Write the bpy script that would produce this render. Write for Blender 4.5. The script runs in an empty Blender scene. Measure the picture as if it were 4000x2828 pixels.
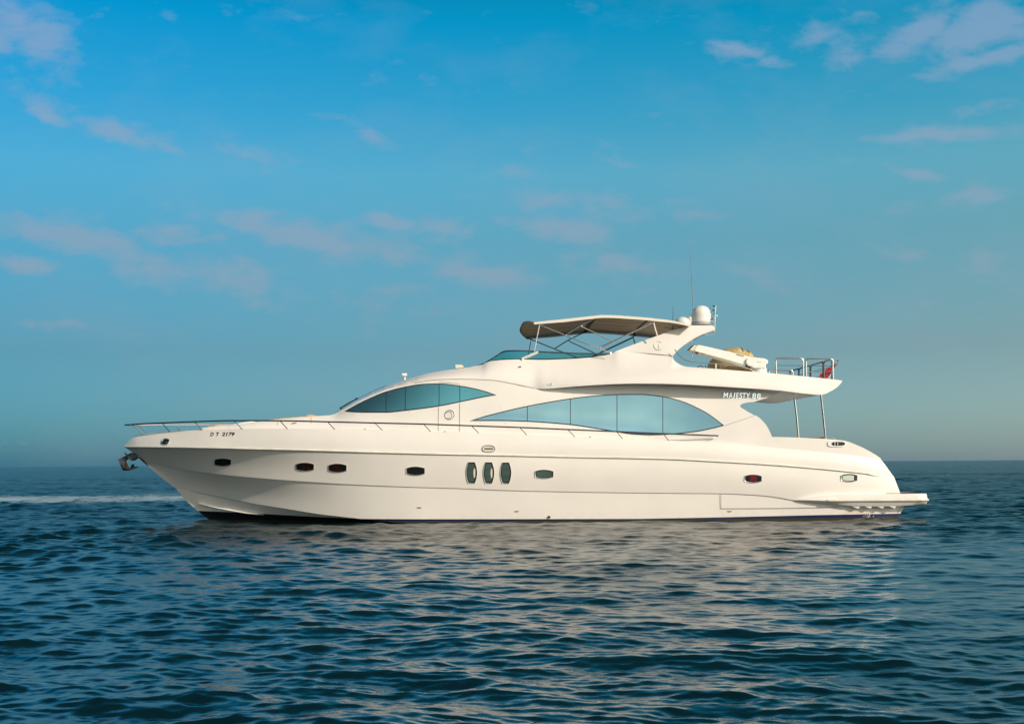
import bpy, math, random
import numpy as np
from mathutils import Vector, Matrix
from mathutils.geometry import delaunay_2d_cdt
random.seed(7); rng = np.random.default_rng(11)
S = bpy.context.scene
COL = S.collection
R = math.radians

# ------------------------------------------------------------------ camera
FPX, CX, CY = 4860.0, 2000.0, 1809.0        # focal length and horizon point of the 4000 px wide photograph
HC, ROLL = 1.86, 0.0065
CAMP = np.array([0.0, 0.0, HC])
F0 = np.array([0.0, 1.0, 0.0])
RT = np.array([math.cos(ROLL), 0, -math.sin(ROLL)])
UP = np.array([math.sin(ROLL), 0, math.cos(ROLL)])
cam = bpy.data.cameras.new('camera'); camo = bpy.data.objects.new('camera', cam); COL.objects.link(camo)
cam.sensor_fit = 'HORIZONTAL'; cam.sensor_width = 36; cam.lens = 36 * FPX / 4000
cam.shift_y = (CY - 1414) / 4000
cam.clip_start = 0.1; cam.clip_end = 60000
m = Matrix.Identity(4)
for i in range(3):
    m[i][0], m[i][1], m[i][2], m[i][3] = RT[i], UP[i], -F0[i], CAMP[i]
camo.matrix_world = m
S.camera = camo
S.view_settings.view_transform = 'Standard'; S.view_settings.look = 'None'
S.view_settings.exposure = 0.0; S.view_settings.gamma = 1.0; S.view_settings.use_curve_mapping = False

# ------------------------------------------------------------------ sun and sky
SUN_EL, SUN_AZ = 26.5, 131.0                # azimuth clockwise from +Y: behind the camera, to the right
sd = Vector((math.sin(R(SUN_AZ)) * math.cos(R(SUN_EL)), math.cos(R(SUN_AZ)) * math.cos(R(SUN_EL)), math.sin(R(SUN_EL))))
sl = bpy.data.lights.new('sun', 'SUN'); sl.energy = 3.6; sl.angle = R(0.5); sl.color = (1.0, 0.87, 0.745)
so = bpy.data.objects.new('sun', sl); COL.objects.link(so)
so.rotation_euler = sd.to_track_quat('Z', 'Y').to_euler()

W = bpy.data.worlds.new('World'); S.world = W; W.use_nodes = True
nt = W.node_tree; N = nt.nodes; L = nt.links
bg = N['Background']; bg.inputs[1].default_value = 0.1
sky = N.new('ShaderNodeTexSky'); sky.sky_type = 'NISHITA'; sky.sun_disc = False
sky.sun_elevation = R(SUN_EL); sky.sun_rotation = R(SUN_AZ)

def nmath(nt, op, a, b=None, c=None, clamp=False):
    n = nt.nodes.new('ShaderNodeMath'); n.operation = op; n.use_clamp = clamp
    for k, v in enumerate((a, b, c)):
        if v is None: continue
        if isinstance(v, (int, float)): n.inputs[k].default_value = v
        else: nt.links.new(v, n.inputs[k])
    return n.outputs[0]
def nmix(nt, fac, a, b, blend='MIX'):
    n = nt.nodes.new('ShaderNodeMix'); n.data_type = 'RGBA'; n.blend_type = blend
    for sock, v in ((n.inputs[0], fac), (n.inputs[6], a), (n.inputs[7], b)):
        if isinstance(v, (int, float)): sock.default_value = v
        elif isinstance(v, tuple): sock.default_value = (*v, 1)
        else: nt.links.new(v, sock)
    return n.outputs[2]
def nramp(nt, fac, stops, interp='LINEAR'):
    n = nt.nodes.new('ShaderNodeValToRGB'); cr = n.color_ramp; cr.interpolation = interp
    while len(cr.elements) < len(stops): cr.elements.new(0.5)
    for e, (p, c) in zip(cr.elements, stops):
        e.position = p; e.color = (*c, 1) if isinstance(c, tuple) else (c, c, c, 1)
    nt.links.new(fac, n.inputs[0]); return n.outputs[0]

tc = N.new('ShaderNodeTexCoord'); sp = N.new('ShaderNodeSeparateXYZ'); L.new(tc.outputs['Generated'], sp.inputs[0])
X, Y, Z = sp.outputs
sn = lambda e: math.sin(R(e))
tint = nramp(nt, nmath(nt, 'MULTIPLY', nmath(nt, 'MAXIMUM', Z, 0.0), 1.0), [
    (0.0, (.235, .43, .66)), (sn(1.2), (.215, .395, .56)), (sn(5), (.21, .345, .41)), (sn(10), (.225, .475, .50)),
    (sn(13), (.235, .60, .62)), (sn(16), (.10, .60, .69)), (sn(19.5), (.006, .60, .74)), (sn(27), (.02, .28, .26)), (sn(45), (.05, .22, .22)), (1.0, (.16, .28, .30))])
tint = nmix(nt, 1.0, tint, (1.94, 1.94, 1.90), 'MULTIPLY')
front = nmath(nt, 'MULTIPLY_ADD', Y, 1.6, 0.5, clamp=True)
back = nramp(nt, nmath(nt, 'MAXIMUM', Z, 0.0), [(0.0, (.31, .46, .85)), (sn(5), (.33, .37, .44)), (sn(10), (.55, .52, .44)), (sn(20), (.66, .64, .49)), (sn(40), (.62, .60, .50)), (1.0, (.5, .5, .45))])
back = nmix(nt, 1.0, back, (3.1, 2.95, 2.65), 'MULTIPLY')
backl = nmath(nt, 'MULTIPLY_ADD', X, 2.2, 1.15, clamp=True)       # the sky is dimmer away from the sun
back = nmix(nt, 1.0, back, nmix(nt, backl, (.30, .33, .36), (1.0, 1.0, 1.0)), 'MULTIPLY')
tint = nmix(nt, front, back, tint)
# the left of the view is a little bluer than the right
side = nmath(nt, 'MULTIPLY_ADD', X, 1.3, 0.5, clamp=True)
tint = nmix(nt, front, tint, nmix(nt, 1.0, tint, nmix(nt, side, (.66, .88, 1.0), (1.22, 1.06, .98)), 'MULTIPLY'))
low = nmath(nt, 'MULTIPLY', nmath(nt, 'EXPONENT', nmath(nt, 'MULTIPLY', nmath(nt, 'MAXIMUM', Z, 0.0), -8.0)), front)
tint = nmix(nt, low, tint, nmix(nt, 1.0, tint, nmix(nt, side, (.50, .66, .73), (1.36, 1.2, 1.24)), 'MULTIPLY'))
skyc = nmix(nt, 1.0, sky.outputs[0], tint, 'MULTIPLY')
# clouds: soft banks at world directions, broken up by noise
yy = nmath(nt, 'MAXIMUM', Y, 0.15)
U = nmath(nt, 'DIVIDE', X, yy); V = nmath(nt, 'DIVIDE', Z, yy)
cmb = N.new('ShaderNodeCombineXYZ'); L.new(U, cmb.inputs[0]); L.new(nmath(nt, 'MULTIPLY', V, 2.1), cmb.inputs[1])
def wnoise(scale, det, rough, dist=0.0):
    n = N.new('ShaderNodeTexNoise'); L.new(cmb.outputs[0], n.inputs['Vector'])
    n.inputs['Scale'].default_value = scale; n.inputs['Detail'].default_value = det
    n.inputs['Roughness'].default_value = rough; n.inputs['Distortion'].default_value = dist
    return n.outputs[0]
n1 = wnoise(15.0, 8.0, .62, .35)
n2 = wnoise(38.0, 8.0, .65, .3)
wu = nmath(nt, 'MULTIPLY_ADD', wnoise(9.0, 3.0, .5), .07, -.035); U2 = nmath(nt, 'ADD', U, wu)
wv = nmath(nt, 'MULTIPLY_ADD', wnoise(11.0, 3.0, .5), .03, -.015); V2 = nmath(nt, 'ADD', V, wv)
BL = [  # px, py, half-width, half-height, slope, strength
 (90, 60, 130, 80, .3, 1.0), (190, 170, 90, 110, .2, .9), (20, 150, 60, 90, 0, .8), (200, 240, 70, 40, .3, .6),
 (205, 435, 100, 34, .35, .95), (450, 512, 105, 42, .3, 1.1), (680, 590, 100, 30, .6, .4), (960, 600, 150, 40, .2, .38),
 (1440, 520, 90, 26, .3, .35), (690, 70, 60, 22, .2, .25), (20, 915, 70, 22, 0, .5), (95, 1018, 120, 26, .1, .85), (330, 950, 300, 45, .25, .7),
 (600, 1060, 160, 45, .2, .5), (700, 930, 170, 35, .0, .6), (900, 1080, 200, 85, .3, .55), (1010, 870, 90, 40, .1, .7),
 (1250, 930, 330, 42, .22, .75), (1530, 880, 70, 24, .1, .7), (1760, 905, 150, 30, 0, .5), (1560, 1150, 140, 60, 0, .38), (1160, 1150, 120, 50, 0, .3),
 (1880, 1070, 180, 55, .1, .6), (2100, 1085, 90, 30, 0, .3), (2200, 900, 200, 40, .05, .6), (2130, 780, 110, 32, .1, .5), (2390, 820, 130, 45, .15, .55), (2400, 1040, 190, 45, .05, .5),
 (2020, 690, 70, 22, 0, .35), (2460, 620, 110, 30, .2, .45), (2700, 830, 100, 30, .1, .4), (2970, 1100, 80, 35, .5, .35),
 (2840, 200, 130, 34, .05, 1.0), (3010, 240, 90, 24, -.05, .85), (3180, 155, 90, 36, -.2, .6), (3350, 200, 120, 50, -.3, .65), (3340, 60, 90, 40, 0, .55),
 (3620, 110, 130, 75, -.6, .95), (3850, 110, 200, 90, -.2, 1.0), (3860, 225, 200, 42, -.2, 1.0), (3600, 290, 90, 28, 0, .45), (3660, 530, 220, 26, -.03, 1.0),
 (3860, 430, 130, 28, -.2, .5), (3620, 680, 90, 22, 0, .6), (3870, 770, 160, 26, -.1, .5), (3500, 800, 200, 24, 0, .3), (3510, 985, 120, 30, .1, .4), (3900, 1060, 160, 60, 0, .25),
 (3600, 1190, 130, 30, 0, .2), (200, 1270, 180, 22, .05, .45), (1040, 1240, 60, 24, .1, .3)]
tot = None
for px, py, a, b, sl_, st in BL:
    if 500 < py: st = min(1.0, st * 1.35 + .06); a *= 1.12; b *= 1.2
    u0, v0 = (px - CX) / FPX, (CY - py - (px - CX) * ROLL) / FPX
    du = nmath(nt, 'SUBTRACT', U2, u0); dv = nmath(nt, 'SUBTRACT', V2, v0)
    dv = nmath(nt, 'MULTIPLY_ADD', du, sl_, dv)
    e = nmath(nt, 'ADD', nmath(nt, 'POWER', nmath(nt, 'ABSOLUTE', nmath(nt, 'MULTIPLY', du, FPX / a * .78)), 2.0), nmath(nt, 'POWER', nmath(nt, 'ABSOLUTE', nmath(nt, 'MULTIPLY', dv, FPX / b * .78)), 2.0))
    g = nmath(nt, 'MULTIPLY', nmath(nt, 'EXPONENT', nmath(nt, 'MULTIPLY', e, -1.0)), st)
    tot = g if tot is None else nmath(nt, 'MAXIMUM', tot, g)
dens = nmath(nt, 'ADD', nmath(nt, 'MULTIPLY_ADD', n1, 1.25, -.625), nmath(nt, 'MULTIPLY', n2, .85))
dens = nmath(nt, 'SUBTRACT', nmath(nt, 'MULTIPLY_ADD', tot, .62, dens), .56)
dens = nmath(nt, 'MULTIPLY', dens, 2.6, clamp=True)
dens = nmath(nt, 'MULTIPLY', dens, nmath(nt, 'MULTIPLY_ADD', tot, .42, .45, clamp=True))
wisp = nmath(nt, 'MULTIPLY', nmath(nt, 'SUBTRACT', wnoise(7.0, 9.0, .6, .2), .48), .9, clamp=True)
dens = nmath(nt, 'MAXIMUM', dens, wisp)
dens = nmath(nt, 'MULTIPLY', dens, nmath(nt, 'MULTIPLY', front, .74))
ccol = nramp(nt, Z, [(0.0, (.26, .33, .39)), (sn(8), (.29, .375, .47)), (sn(14), (.28, .385, .53)), (sn(20), (.285, .39, .58)), (1, (.5, .55, .6))])
ccol = nmix(nt, 1.0, ccol, (10.0, 10.0, 10.0), 'MULTIPLY')
L.new(nmix(nt, dens, skyc, ccol), bg.inputs[0])

# ------------------------------------------------------------------ materials
def mat(name, color, rough=.4, metal=0.0, coat=0.0, spec=.5, noise=None, bump=None, emit=None):
    m = bpy.data.materials.new(name); m.use_nodes = True
    t = m.node_tree; p = t.nodes['Principled BSDF']
    p.inputs['Base Color'].default_value = (*color, 1); p.inputs['Roughness'].default_value = rough
    p.inputs['Metallic'].default_value = metal; p.inputs['Coat Weight'].default_value = coat
    p.inputs['Coat Roughness'].default_value = .06
    p.inputs['Specular IOR Level'].default_value = spec
    o = t.nodes.new('ShaderNodeTexCoord').outputs['Object']
    if noise:
        sc, amt, det = noise
        n = t.nodes.new('ShaderNodeTexNoise'); t.links.new(o, n.inputs['Vector'])
        n.inputs['Scale'].default_value = sc; n.inputs['Detail'].default_value = det
        lo = tuple(c * (1 - amt) for c in color); hi = tuple(min(1, c * (1 + amt)) for c in color)
        t.links.new(nramp(t, n.outputs[0], [(.3, lo), (.7, hi)]), p.inputs['Base Color'])
    if bump:
        sc, st, dist = bump
        n = t.nodes.new('ShaderNodeTexNoise'); t.links.new(o, n.inputs['Vector'])
        n.inputs['Scale'].default_value = sc; n.inputs['Detail'].default_value = 3
        b = t.nodes.new('ShaderNodeBump'); b.inputs['Strength'].default_value = st; b.inputs['Distance'].default_value = dist
        t.links.new(n.outputs[0], b.inputs['Height']); t.links.new(b.outputs[0], p.inputs['Normal'])
    return m
GEL = mat('gelcoat', (.80, .765, .72), .34, coat=.5, noise=(.9, .025, 4), bump=(.7, .25, .02))
GEL2 = mat('white_plastic', (.80, .78, .73), .38, noise=(5, .04, 3))
STEEL = mat('polished_steel', (.72, .70, .66), .16, metal=1.0)
DSTEEL = mat('weathered_steel', (.30, .30, .29), .3, metal=1.0, noise=(12, .4, 4))
RUB = mat('rub_strip', (.70, .67, .58), .3, metal=.0, noise=(3, .15, 3))
BLACK = mat('black_seal', (.012, .013, .015), .35)
GROOVE = mat('seam', (.22, .20, .17), .6)
LOUVRE = mat('louvre', (.10, .13, .12), .5)
CANV = mat('bimini_cloth', (.64, .56, .45), .85, noise=(6, .08, 5), bump=(3.0, .5, .03))
def translucent(m, col, f):                 # thin cloth lets some sunlight through
    t = m.node_tree; out = t.nodes['Material Output']; tl = t.nodes.new('ShaderNodeBsdfTranslucent'); tl.inputs[0].default_value = (*col, 1)
    mx = t.nodes.new('ShaderNodeMixShader'); mx.inputs[0].default_value = f
    t.links.new(t.nodes['Principled BSDF'].outputs[0], mx.inputs[1]); t.links.new(tl.outputs[0], mx.inputs[2]); t.links.new(mx.outputs[0], out.inputs[0])
translucent(CANV, (.56, .49, .39), .42)
CANVW = mat('bimini_hem', (.74, .69, .61), .8)
TAN = mat('cover_cloth', (.50, .36, .17), .85, noise=(5, .22, 6), bump=(4.5, .8, .05))
CUSH = mat('cushion_cloth', (.60, .36, .17), .8, noise=(9, .1, 4))
CUSHY = mat('mustard_cloth', (.55, .36, .10), .8, noise=(9, .1, 4))
TEAK = mat('teak', (.20, .13, .08), .7, noise=(20, .3, 4))
RED = mat('red_cloth', (.42, .012, .03), .7, noise=(14, .25, 4))
WHITE = mat('white_cloth', (.75, .72, .68), .7)
IRON = mat('galvanised_iron', (.05, .064, .07), .6, metal=.0, noise=(9, .55, 6), bump=(30, .5, .01))
RUST = mat('muddy_iron', (.026, .026, .022), .75, metal=.3, noise=(14, .6, 6), bump=(30, .6, .01))
DARK = mat('dark_recess', (.03, .03, .03), .5)
GREYB = mat('grey_base', (.42, .43, .42), .45)
CREAM = mat('cream_plastic', (.70, .66, .50), .45)
LAMPG = mat('lamp_glass', (.72, .70, .62), .12, coat=.6)
INK = mat('black_vinyl', (.015, .015, .015), .4)
CHL = mat('letter_chrome', (.98, .97, .95), .12, metal=.85)
LOGO = mat('emblem_relief', (.60, .62, .58), .3, metal=.5)
GRN = mat('green_lens', (.03, .12, .09), .3)
PORTM = mat('port_rim_steel', (.46, .45, .43), .3, metal=.8)
def glass_mat(name, color, rough=.03, metal=.9, noise_amt=.06, spec=.5):
    m = mat(name, color, rough, metal=metal, coat=.5, spec=spec)
    t = m.node_tree; p = t.nodes['Principled BSDF']; o = t.nodes.new('ShaderNodeTexCoord').outputs['Object']
    n = t.nodes.new('ShaderNodeTexNoise'); t.links.new(o, n.inputs['Vector']); n.inputs['Scale'].default_value = .8; n.inputs['Detail'].default_value = 2
    b = t.nodes.new('ShaderNodeBump'); b.inputs['Strength'].default_value = .25; b.inputs['Distance'].default_value = .02
    t.links.new(n.outputs[0], b.inputs['Height']); t.links.new(b.outputs[0], p.inputs['Normal'])
    lo = tuple(c * (1 - noise_amt) for c in color); hi = tuple(min(1, c * (1 + noise_amt)) for c in color)
    t.links.new(nramp(t, n.outputs[0], [(.35, lo), (.65, hi)]), p.inputs['Base Color'])
    return m
GLA = glass_mat('mirror_glass_forward', (.20, .52, .56))
GLB = glass_mat('mirror_glass_aft', (.335, .535, .60))
PBLK = glass_mat('dark_port_glass', (.010, .011, .012), .08, 0, .2, spec=.3)
PBRN = glass_mat('brown_port_glass', (.028, .011, .006), .08, 0, .3, spec=.3)
PRED = glass_mat('red_port_glass', (.11, .005, .013), .08, 0, .3, spec=.3)
PPAL = glass_mat('pale_port_glass', (.50, .60, .50), .1, 0, .06)
PGRY = glass_mat('grey_port_glass', (.060, .095, .085), .08, 0, .2, spec=.4)
def clear_mat():
    m = bpy.data.materials.new('tinted_clear_glass'); m.use_nodes = True; t = m.node_tree
    t.nodes.clear(); out = t.nodes.new('ShaderNodeOutputMaterial')
    tr = t.nodes.new('ShaderNodeBsdfTransparent'); tr.inputs[0].default_value = (.30, .82, .76, 1)
    gl = t.nodes.new('ShaderNodeBsdfGlossy'); gl.inputs[0].default_value = (.45, .80, .80, 1); gl.inputs['Roughness'].default_value = .04
    mx = t.nodes.new('ShaderNodeMixShader'); mx.inputs[0].default_value = .28
    t.links.new(tr.outputs[0], mx.inputs[1]); t.links.new(gl.outputs[0], mx.inputs[2]); t.links.new(mx.outputs[0], out.inputs[0])
    return m
CLEAR = clear_mat()

# ------------------------------------------------------------------ yacht frame: pixel of the photograph + half-breadth -> yacht-local point
YAW = 0.041
BO = np.array([0.0, 43.6, 0.0])
ca, sa = math.cos(YAW), math.sin(YAW)
RB = np.array([[ca, -sa, 0], [sa, ca, 0], [0, 0, 1.0]])
CL = RB.T @ (CAMP - BO)
def P(px, py, hb):
    px, py, hb = np.broadcast_arrays(np.asarray(px, float), np.asarray(py, float), np.asarray(hb, float))
    d = F0 + ((px - CX) / FPX)[..., None] * RT + ((CY - py) / FPX)[..., None] * UP
    d = d @ RB
    t = (-hb - CL[1]) / d[..., 1]
    return CL + t[..., None] * d
def p1(px, py, hb): return P(px, py, hb)
def mir(v): w = np.array(v, float).copy(); w[..., 1] *= -1; return w

class MB:
    def __init__(s): s.v = []; s.f = []; s.n = 0
    def add(s, v, f):
        v = np.asarray(v, float).reshape(-1, 3); s.v.append(v); s.f += [tuple(int(i) + s.n for i in q) for q in f]; s.n += len(v); return s
    def build(s, name, m, parent=None, smooth=True, angle=35, bevel=None, label=None):
        me = bpy.data.meshes.new(name); me.from_pydata(np.concatenate(s.v).tolist(), [], s.f); me.validate()
        me.materials.append(m)
        ob = bpy.data.objects.new(name, me); COL.objects.link(ob)
        if parent: ob.parent = parent
        if smooth:
            me.polygons.foreach_set('use_smooth', [True] * len(me.polygons))
            me.set_sharp_from_angle(angle=R(angle))
        if bevel:
            b = ob.modifiers.new('bevel', 'BEVEL'); b.width = bevel; b.segments = 2; b.limit_method = 'ANGLE'; b.harden_normals = False
        if label: ob['label'] = label
        return ob
def empty(name, parent=None, label=None, cat=None, group=None):
    o = bpy.data.objects.new(name, None); COL.objects.link(o); o.parent = parent; o.empty_display_size = .3
    if label: o['label'] = label
    if cat: o['category'] = cat
    if group: o['group'] = group
    return o
def pchip(x, xs, ys):
    xs = np.asarray(xs, float); ys = np.asarray(ys, float)
    if len(xs) == 2: return np.interp(x, xs, ys)
    h = np.diff(xs); d = np.diff(ys) / h; mm = np.zeros_like(ys)
    for i in range(1, len(xs) - 1):
        if d[i - 1] * d[i] > 0:
            w1 = 2 * h[i] + h[i - 1]; w2 = h[i] + 2 * h[i - 1]; mm[i] = (w1 + w2) / (w1 / d[i - 1] + w2 / d[i])
    mm[0] = d[0]; mm[-1] = d[-1]
    i = np.clip(np.searchsorted(xs, x) - 1, 0, len(xs) - 2); t = np.clip((x - xs[i]) / h[i], 0, 1)
    return (ys[i] * (2 * t**3 - 3 * t**2 + 1) + mm[i] * h[i] * (t**3 - 2 * t**2 + t) + ys[i + 1] * (-2 * t**3 + 3 * t**2) + mm[i + 1] * h[i] * (t**3 - t**2))
def smooth(a, k):
    if k <= 0: return a
    pad = np.concatenate([2 * a[0] - a[k:0:-1], a, 2 * a[-1] - a[-2:-k - 2:-1]]); w = np.hanning(2 * k + 3)[1:-1]; w /= w.sum()
    return np.convolve(pad, w, 'valid')
def col(tab, k): return [r[0] for r in tab], [r[k] for r in tab]
def fn(tab, k=1, sm=0):                    # table column as a function of px
    xs, ys = col(tab, k); g = np.linspace(xs[0], xs[-1], 1500); v = smooth(pchip(g, xs, ys), sm)
    return lambda x: np.interp(x, g, v)
def curve(tab, n, hb=None, smy=6, smh=30, x=None):
    x = np.linspace(tab[0][0], tab[-1][0], n) if x is None else x
    y = fn(tab, 1, smy)(x); h = hb(x) if hb else fn(tab, 2, smh)(x)
    return np.stack([x, y, h], 1)
def loft(mb, rows, mirror=True, flip=False):
    A = np.stack(rows); r, n = A.shape[:2]
    def go(V, fl):
        f = []
        for i in range(r - 1):
            for j in range(n - 1):
                q = (i * n + j, i * n + j + 1, (i + 1) * n + j + 1, (i + 1) * n + j)
                f.append(q[::-1] if fl else q)
        mb.add(V, f)
    go(A, flip)
    if mirror: go(mir(A), not flip)
def cap(mb, C, camber=0.0, k=6, flip=False):   # surface from a near curve to its mirror image
    ts = np.linspace(0, 1, k + 1); rows = []
    for t in ts:
        q = C * (1 - t) + mir(C) * t; q[:, 2] += camber * (1 - (2 * t - 1)**2); rows.append(q)
    loft(mb, rows, mirror=False, flip=flip)
def tube(pts, r, sides=8, mb=None, closed=False, rr=None):
    pts = np.asarray(pts, float); n = len(pts); mb = mb or MB()
    tg = np.gradient(pts, axis=0); tg /= np.linalg.norm(tg, axis=1)[:, None] + 1e-9
    a = np.array([0, 0, 1.0]) if abs(tg[0][2]) < .9 else np.array([1.0, 0, 0])
    V = []
    for i in range(n):
        u = np.cross(tg[i], a); u /= np.linalg.norm(u) + 1e-9; w = np.cross(u, tg[i]); a = w
        ri = r if rr is None else rr[i]
        for k in range(sides):
            th = 2 * math.pi * k / sides; V.append(pts[i] + ri * (math.cos(th) * u + math.sin(th) * w))
    f = []
    for i in range(n - 1):
        for k in range(sides):
            k2 = (k + 1) % sides; f.append((i * sides + k, i * sides + k2, (i + 1) * sides + k2, (i + 1) * sides + k))
    f.append(tuple(range(sides))[::-1]); f.append(tuple((n - 1) * sides + k for k in range(sides)))
    return mb.add(V, f)
def path(tab, n=None):                     # (px,py,hb) points -> yacht-local polyline
    return np.array([p1(*q) for q in tab])
def rounded(pts, rad, k=5):
    pts = [np.asarray(p, float) for p in pts]; out = [pts[0]]
    for a, b, c in zip(pts, pts[1:], pts[2:]):
        d1 = a - b; d2 = c - b; l1 = np.linalg.norm(d1); l2 = np.linalg.norm(d2); q = min(rad, l1 * .45, l2 * .45)
        s, e = b + d1 / l1 * q, b + d2 / l2 * q
        for t in np.linspace(0, 1, k): out.append((1 - t)**2 * s + 2 * t * (1 - t) * b + t * t * e)
    out.append(pts[-1]); return np.array(out)
def resample(poly, step):
    out = []
    for a, b in zip(poly, poly[1:] + poly[:1]):
        a = np.array(a, float); b = np.array(b, float); k = max(1, int(round(np.linalg.norm(b - a) / step)))
        for i in range(k): out.append(a + (b - a) * i / k)
    return np.array(out)
def inside(px, py, poly):
    c = np.zeros(px.shape, bool); n = len(poly)
    for i in range(n):
        x1, y1 = poly[i]; x2, y2 = poly[(i + 1) % n]
        if y1 == y2: continue
        k = ((y1 > py) != (y2 > py)) & (px < (x2 - x1) * (py - y1) / (y2 - y1) + x1); c ^= k
    return c
def sheet(mb, poly, F, step=12, off=0.0, thick=0.0, mirror=False, inner=True):
    """polygon in photograph pixels, lifted to the half-breadth F(px,py) + off, optional thickness inboard"""
    B = resample([tuple(p) for p in poly], step); nb = len(B); pts = [tuple(b) for b in B]
    if inner:
        gx, gy = np.meshgrid(np.arange(B[:, 0].min() + step * .5, B[:, 0].max(), step), np.arange(B[:, 1].min() + step * .5, B[:, 1].max(), step))
        gx = gx.ravel(); gy = gy.ravel(); k = inside(gx, gy, B); gx = gx[k]; gy = gy[k]
        if len(gx):
            d = np.min(np.hypot(gx[:, None] - B[None, :, 0], gy[:, None] - B[None, :, 1]), axis=1); k = d > step * .45
            pts += list(zip(gx[k], gy[k]))
    o = delaunay_2d_cdt([Vector(p) for p in pts], [(i, (i + 1) % nb) for i in range(nb)], [tuple(range(nb))], 1, 1e-4)
    vs = np.array([(v.x, v.y) for v in o[0]]); tris = o[2]
    h = F(vs[:, 0], vs[:, 1]) + off
    V = P(vs[:, 0], vs[:, 1], h); fs = [tuple(t)[::-1] for t in tris]
    def go(V, flip):
        mb.add(V, [f[::-1] for f in fs] if flip else fs)
    go(V, False)
    if mirror: go(mir(V), True)
    if thick:
        hb = F(B[:, 0], B[:, 1]) + off; a = P(B[:, 0], B[:, 1], hb); b = a.copy(); b[:, 1] += thick
        a = np.vstack([a, a[:1]]); b = np.vstack([b, b[:1]])
        V2 = V.copy(); V2[:, 1] += thick
        for fl in ((False, True) if mirror else (False,)):
            q = mir if fl else (lambda z: z)
            mb.add(q(V2), fs if fl else [f[::-1] for f in fs])
            n = len(a); mb.add(np.vstack([q(a), q(b)]), [(i, i + 1, n + i + 1, n + i) for i in range(n - 1)])
    return mb
def prism(mb, poly, hb, depth, mirror=False):
    v = P([p[0] for p in poly], [p[1] for p in poly], hb); b = v.copy(); b[:, 1] += depth; n = len(poly)
    for fl in ((0, 1) if mirror else (0,)):
        q = mir if fl else (lambda z: z)
        mb.add(np.vstack([q(v), q(b)]), [tuple(range(n)), tuple(range(2 * n - 1, n - 1, -1))] + [(i, (i + 1) % n, n + (i + 1) % n, n + i)[::-1] for i in range(n)])
    return mb
def lathe(mb, c, prof, seg=32, squash=1.0):
    V = []; n = len(prof)
    for r, z in prof:
        for k in range(seg): V.append((c[0] + r * math.cos(2 * math.pi * k / seg), c[1] + squash * r * math.sin(2 * math.pi * k / seg), c[2] + z))
    f = [(i * seg + k, i * seg + (k + 1) % seg, (i + 1) * seg + (k + 1) % seg, (i + 1) * seg + k) for i in range(n - 1) for k in range(seg)]
    f.append(tuple((n - 1) * seg + k for k in range(seg))); f.append(tuple(range(seg))[::-1])
    return mb.add(V, f)
def strip(F, pts, w=.010, off=.002, h=.006, n=40, mb=None):     # a thin raised or grooved line lying on surface F
    mb = mb or MB(); p = np.array(pts, float); s = np.concatenate([[0], np.cumsum(np.hypot(*np.diff(p, axis=0).T))])
    t = np.linspace(0, s[-1], n); x = pchip(t, s, p[:, 0]); y = pchip(t, s, p[:, 1])
    c = P(x, y, F(x, y) + off); tg = np.gradient(c, axis=0); tg /= np.linalg.norm(tg, axis=1)[:, None]
    nr = np.array([0, -1.0, 0]); sd_ = np.cross(tg, nr); sd_ /= np.linalg.norm(sd_, axis=1)[:, None]
    a, b = c + sd_ * w / 2, c - sd_ * w / 2
    a2, b2 = a + [0, h, 0], b + [0, h, 0]
    rows = np.stack([a2, a, b, b2]); loft(mb, list(rows), mirror=False); return mb

# ------------------------------------------------------------------ HULL
yacht = empty('motor_yacht', label='large cream white motor yacht with teal mirrored windows lying side-on on the open sea', cat='yacht')
yacht.location = BO; yacht.rotation_euler = (0, 0, YAW)

STEM = [(488, 1747, 0), (525, 1778, 0), (567, 1813, 0), (622, 1862, 0), (679, 1912, 0), (724, 1952, 0), (769, 1992, 0), (825, 2037, 0), (880, 2082, 0)]
T_DECK = [(486, 1742, 0), (496, 1731, .05), (512, 1714, .13), (530, 1702, .22), (545, 1699, .27), (560, 1696.5, .36), (600, 1691, .58), (640, 1687, .78), (700, 1682, 1.06), (780, 1678, 1.45), (850, 1676, 1.72), (947, 1674.5, 2.05), (1123, 1674, 2.5),
  (1308, 1676, 2.75), (1494, 1679, 2.87), (1682, 1684, 2.95), (1871, 1690, 3.0), (2058, 1697, 3.02), (2246, 1705, 3.03), (2432, 1712, 3.03), (2613, 1720, 3.03), (2800, 1732, 3.02), (2950, 1743, 3.0), (3150, 1760, 2.97), (3300, 1775, 2.93), (3400, 1787, 2.87), (3440, 1793, 2.80)]
T_RUB = [(486, 1745, 0.0), (500, 1745, .2), (530, 1745, .45), (600, 1746, .92), (660, 1746.5, 1.25), (750, 1748, 1.65), (850, 1750, 2.0), (900, 1751, 2.13), (1000, 1754, 2.38), (1100, 1756, 2.58), (1200, 1758.5, 2.73), (1440, 1766, 2.98), (1700, 1773, 3.08),
  (1900, 1777, 3.1), (2200, 1784, 3.1), (2600, 1792, 3.1), (2800, 1802, 3.1), (3000, 1814, 3.08), (3200, 1830, 3.05), (3393, 1850, 2.98), (3450, 1857, 2.92), (3492, 1862, 2.84)]
T_C2 = [(567, 1806, .015), (590, 1810, .10), (650, 1821, .36), (730, 1836, .72), (900, 1857, 1.46), (1100, 1874, 2.10), (1200, 1881, 2.34), (1350, 1890.5, 2.62), (1600, 1901, 2.88), (1800, 1907, 2.95), (2000, 1915, 3.0), (2500, 1924, 3.02), (2600, 1925, 3.02), (2820, 1927, 3.02), (2920, 1931, 3.02), (3000, 1937, 3.02), (3060, 1946, 3.02), (3105, 1954, 3.02), (3300, 1966, 2.98), (3535, 1972, 2.8)]
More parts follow.
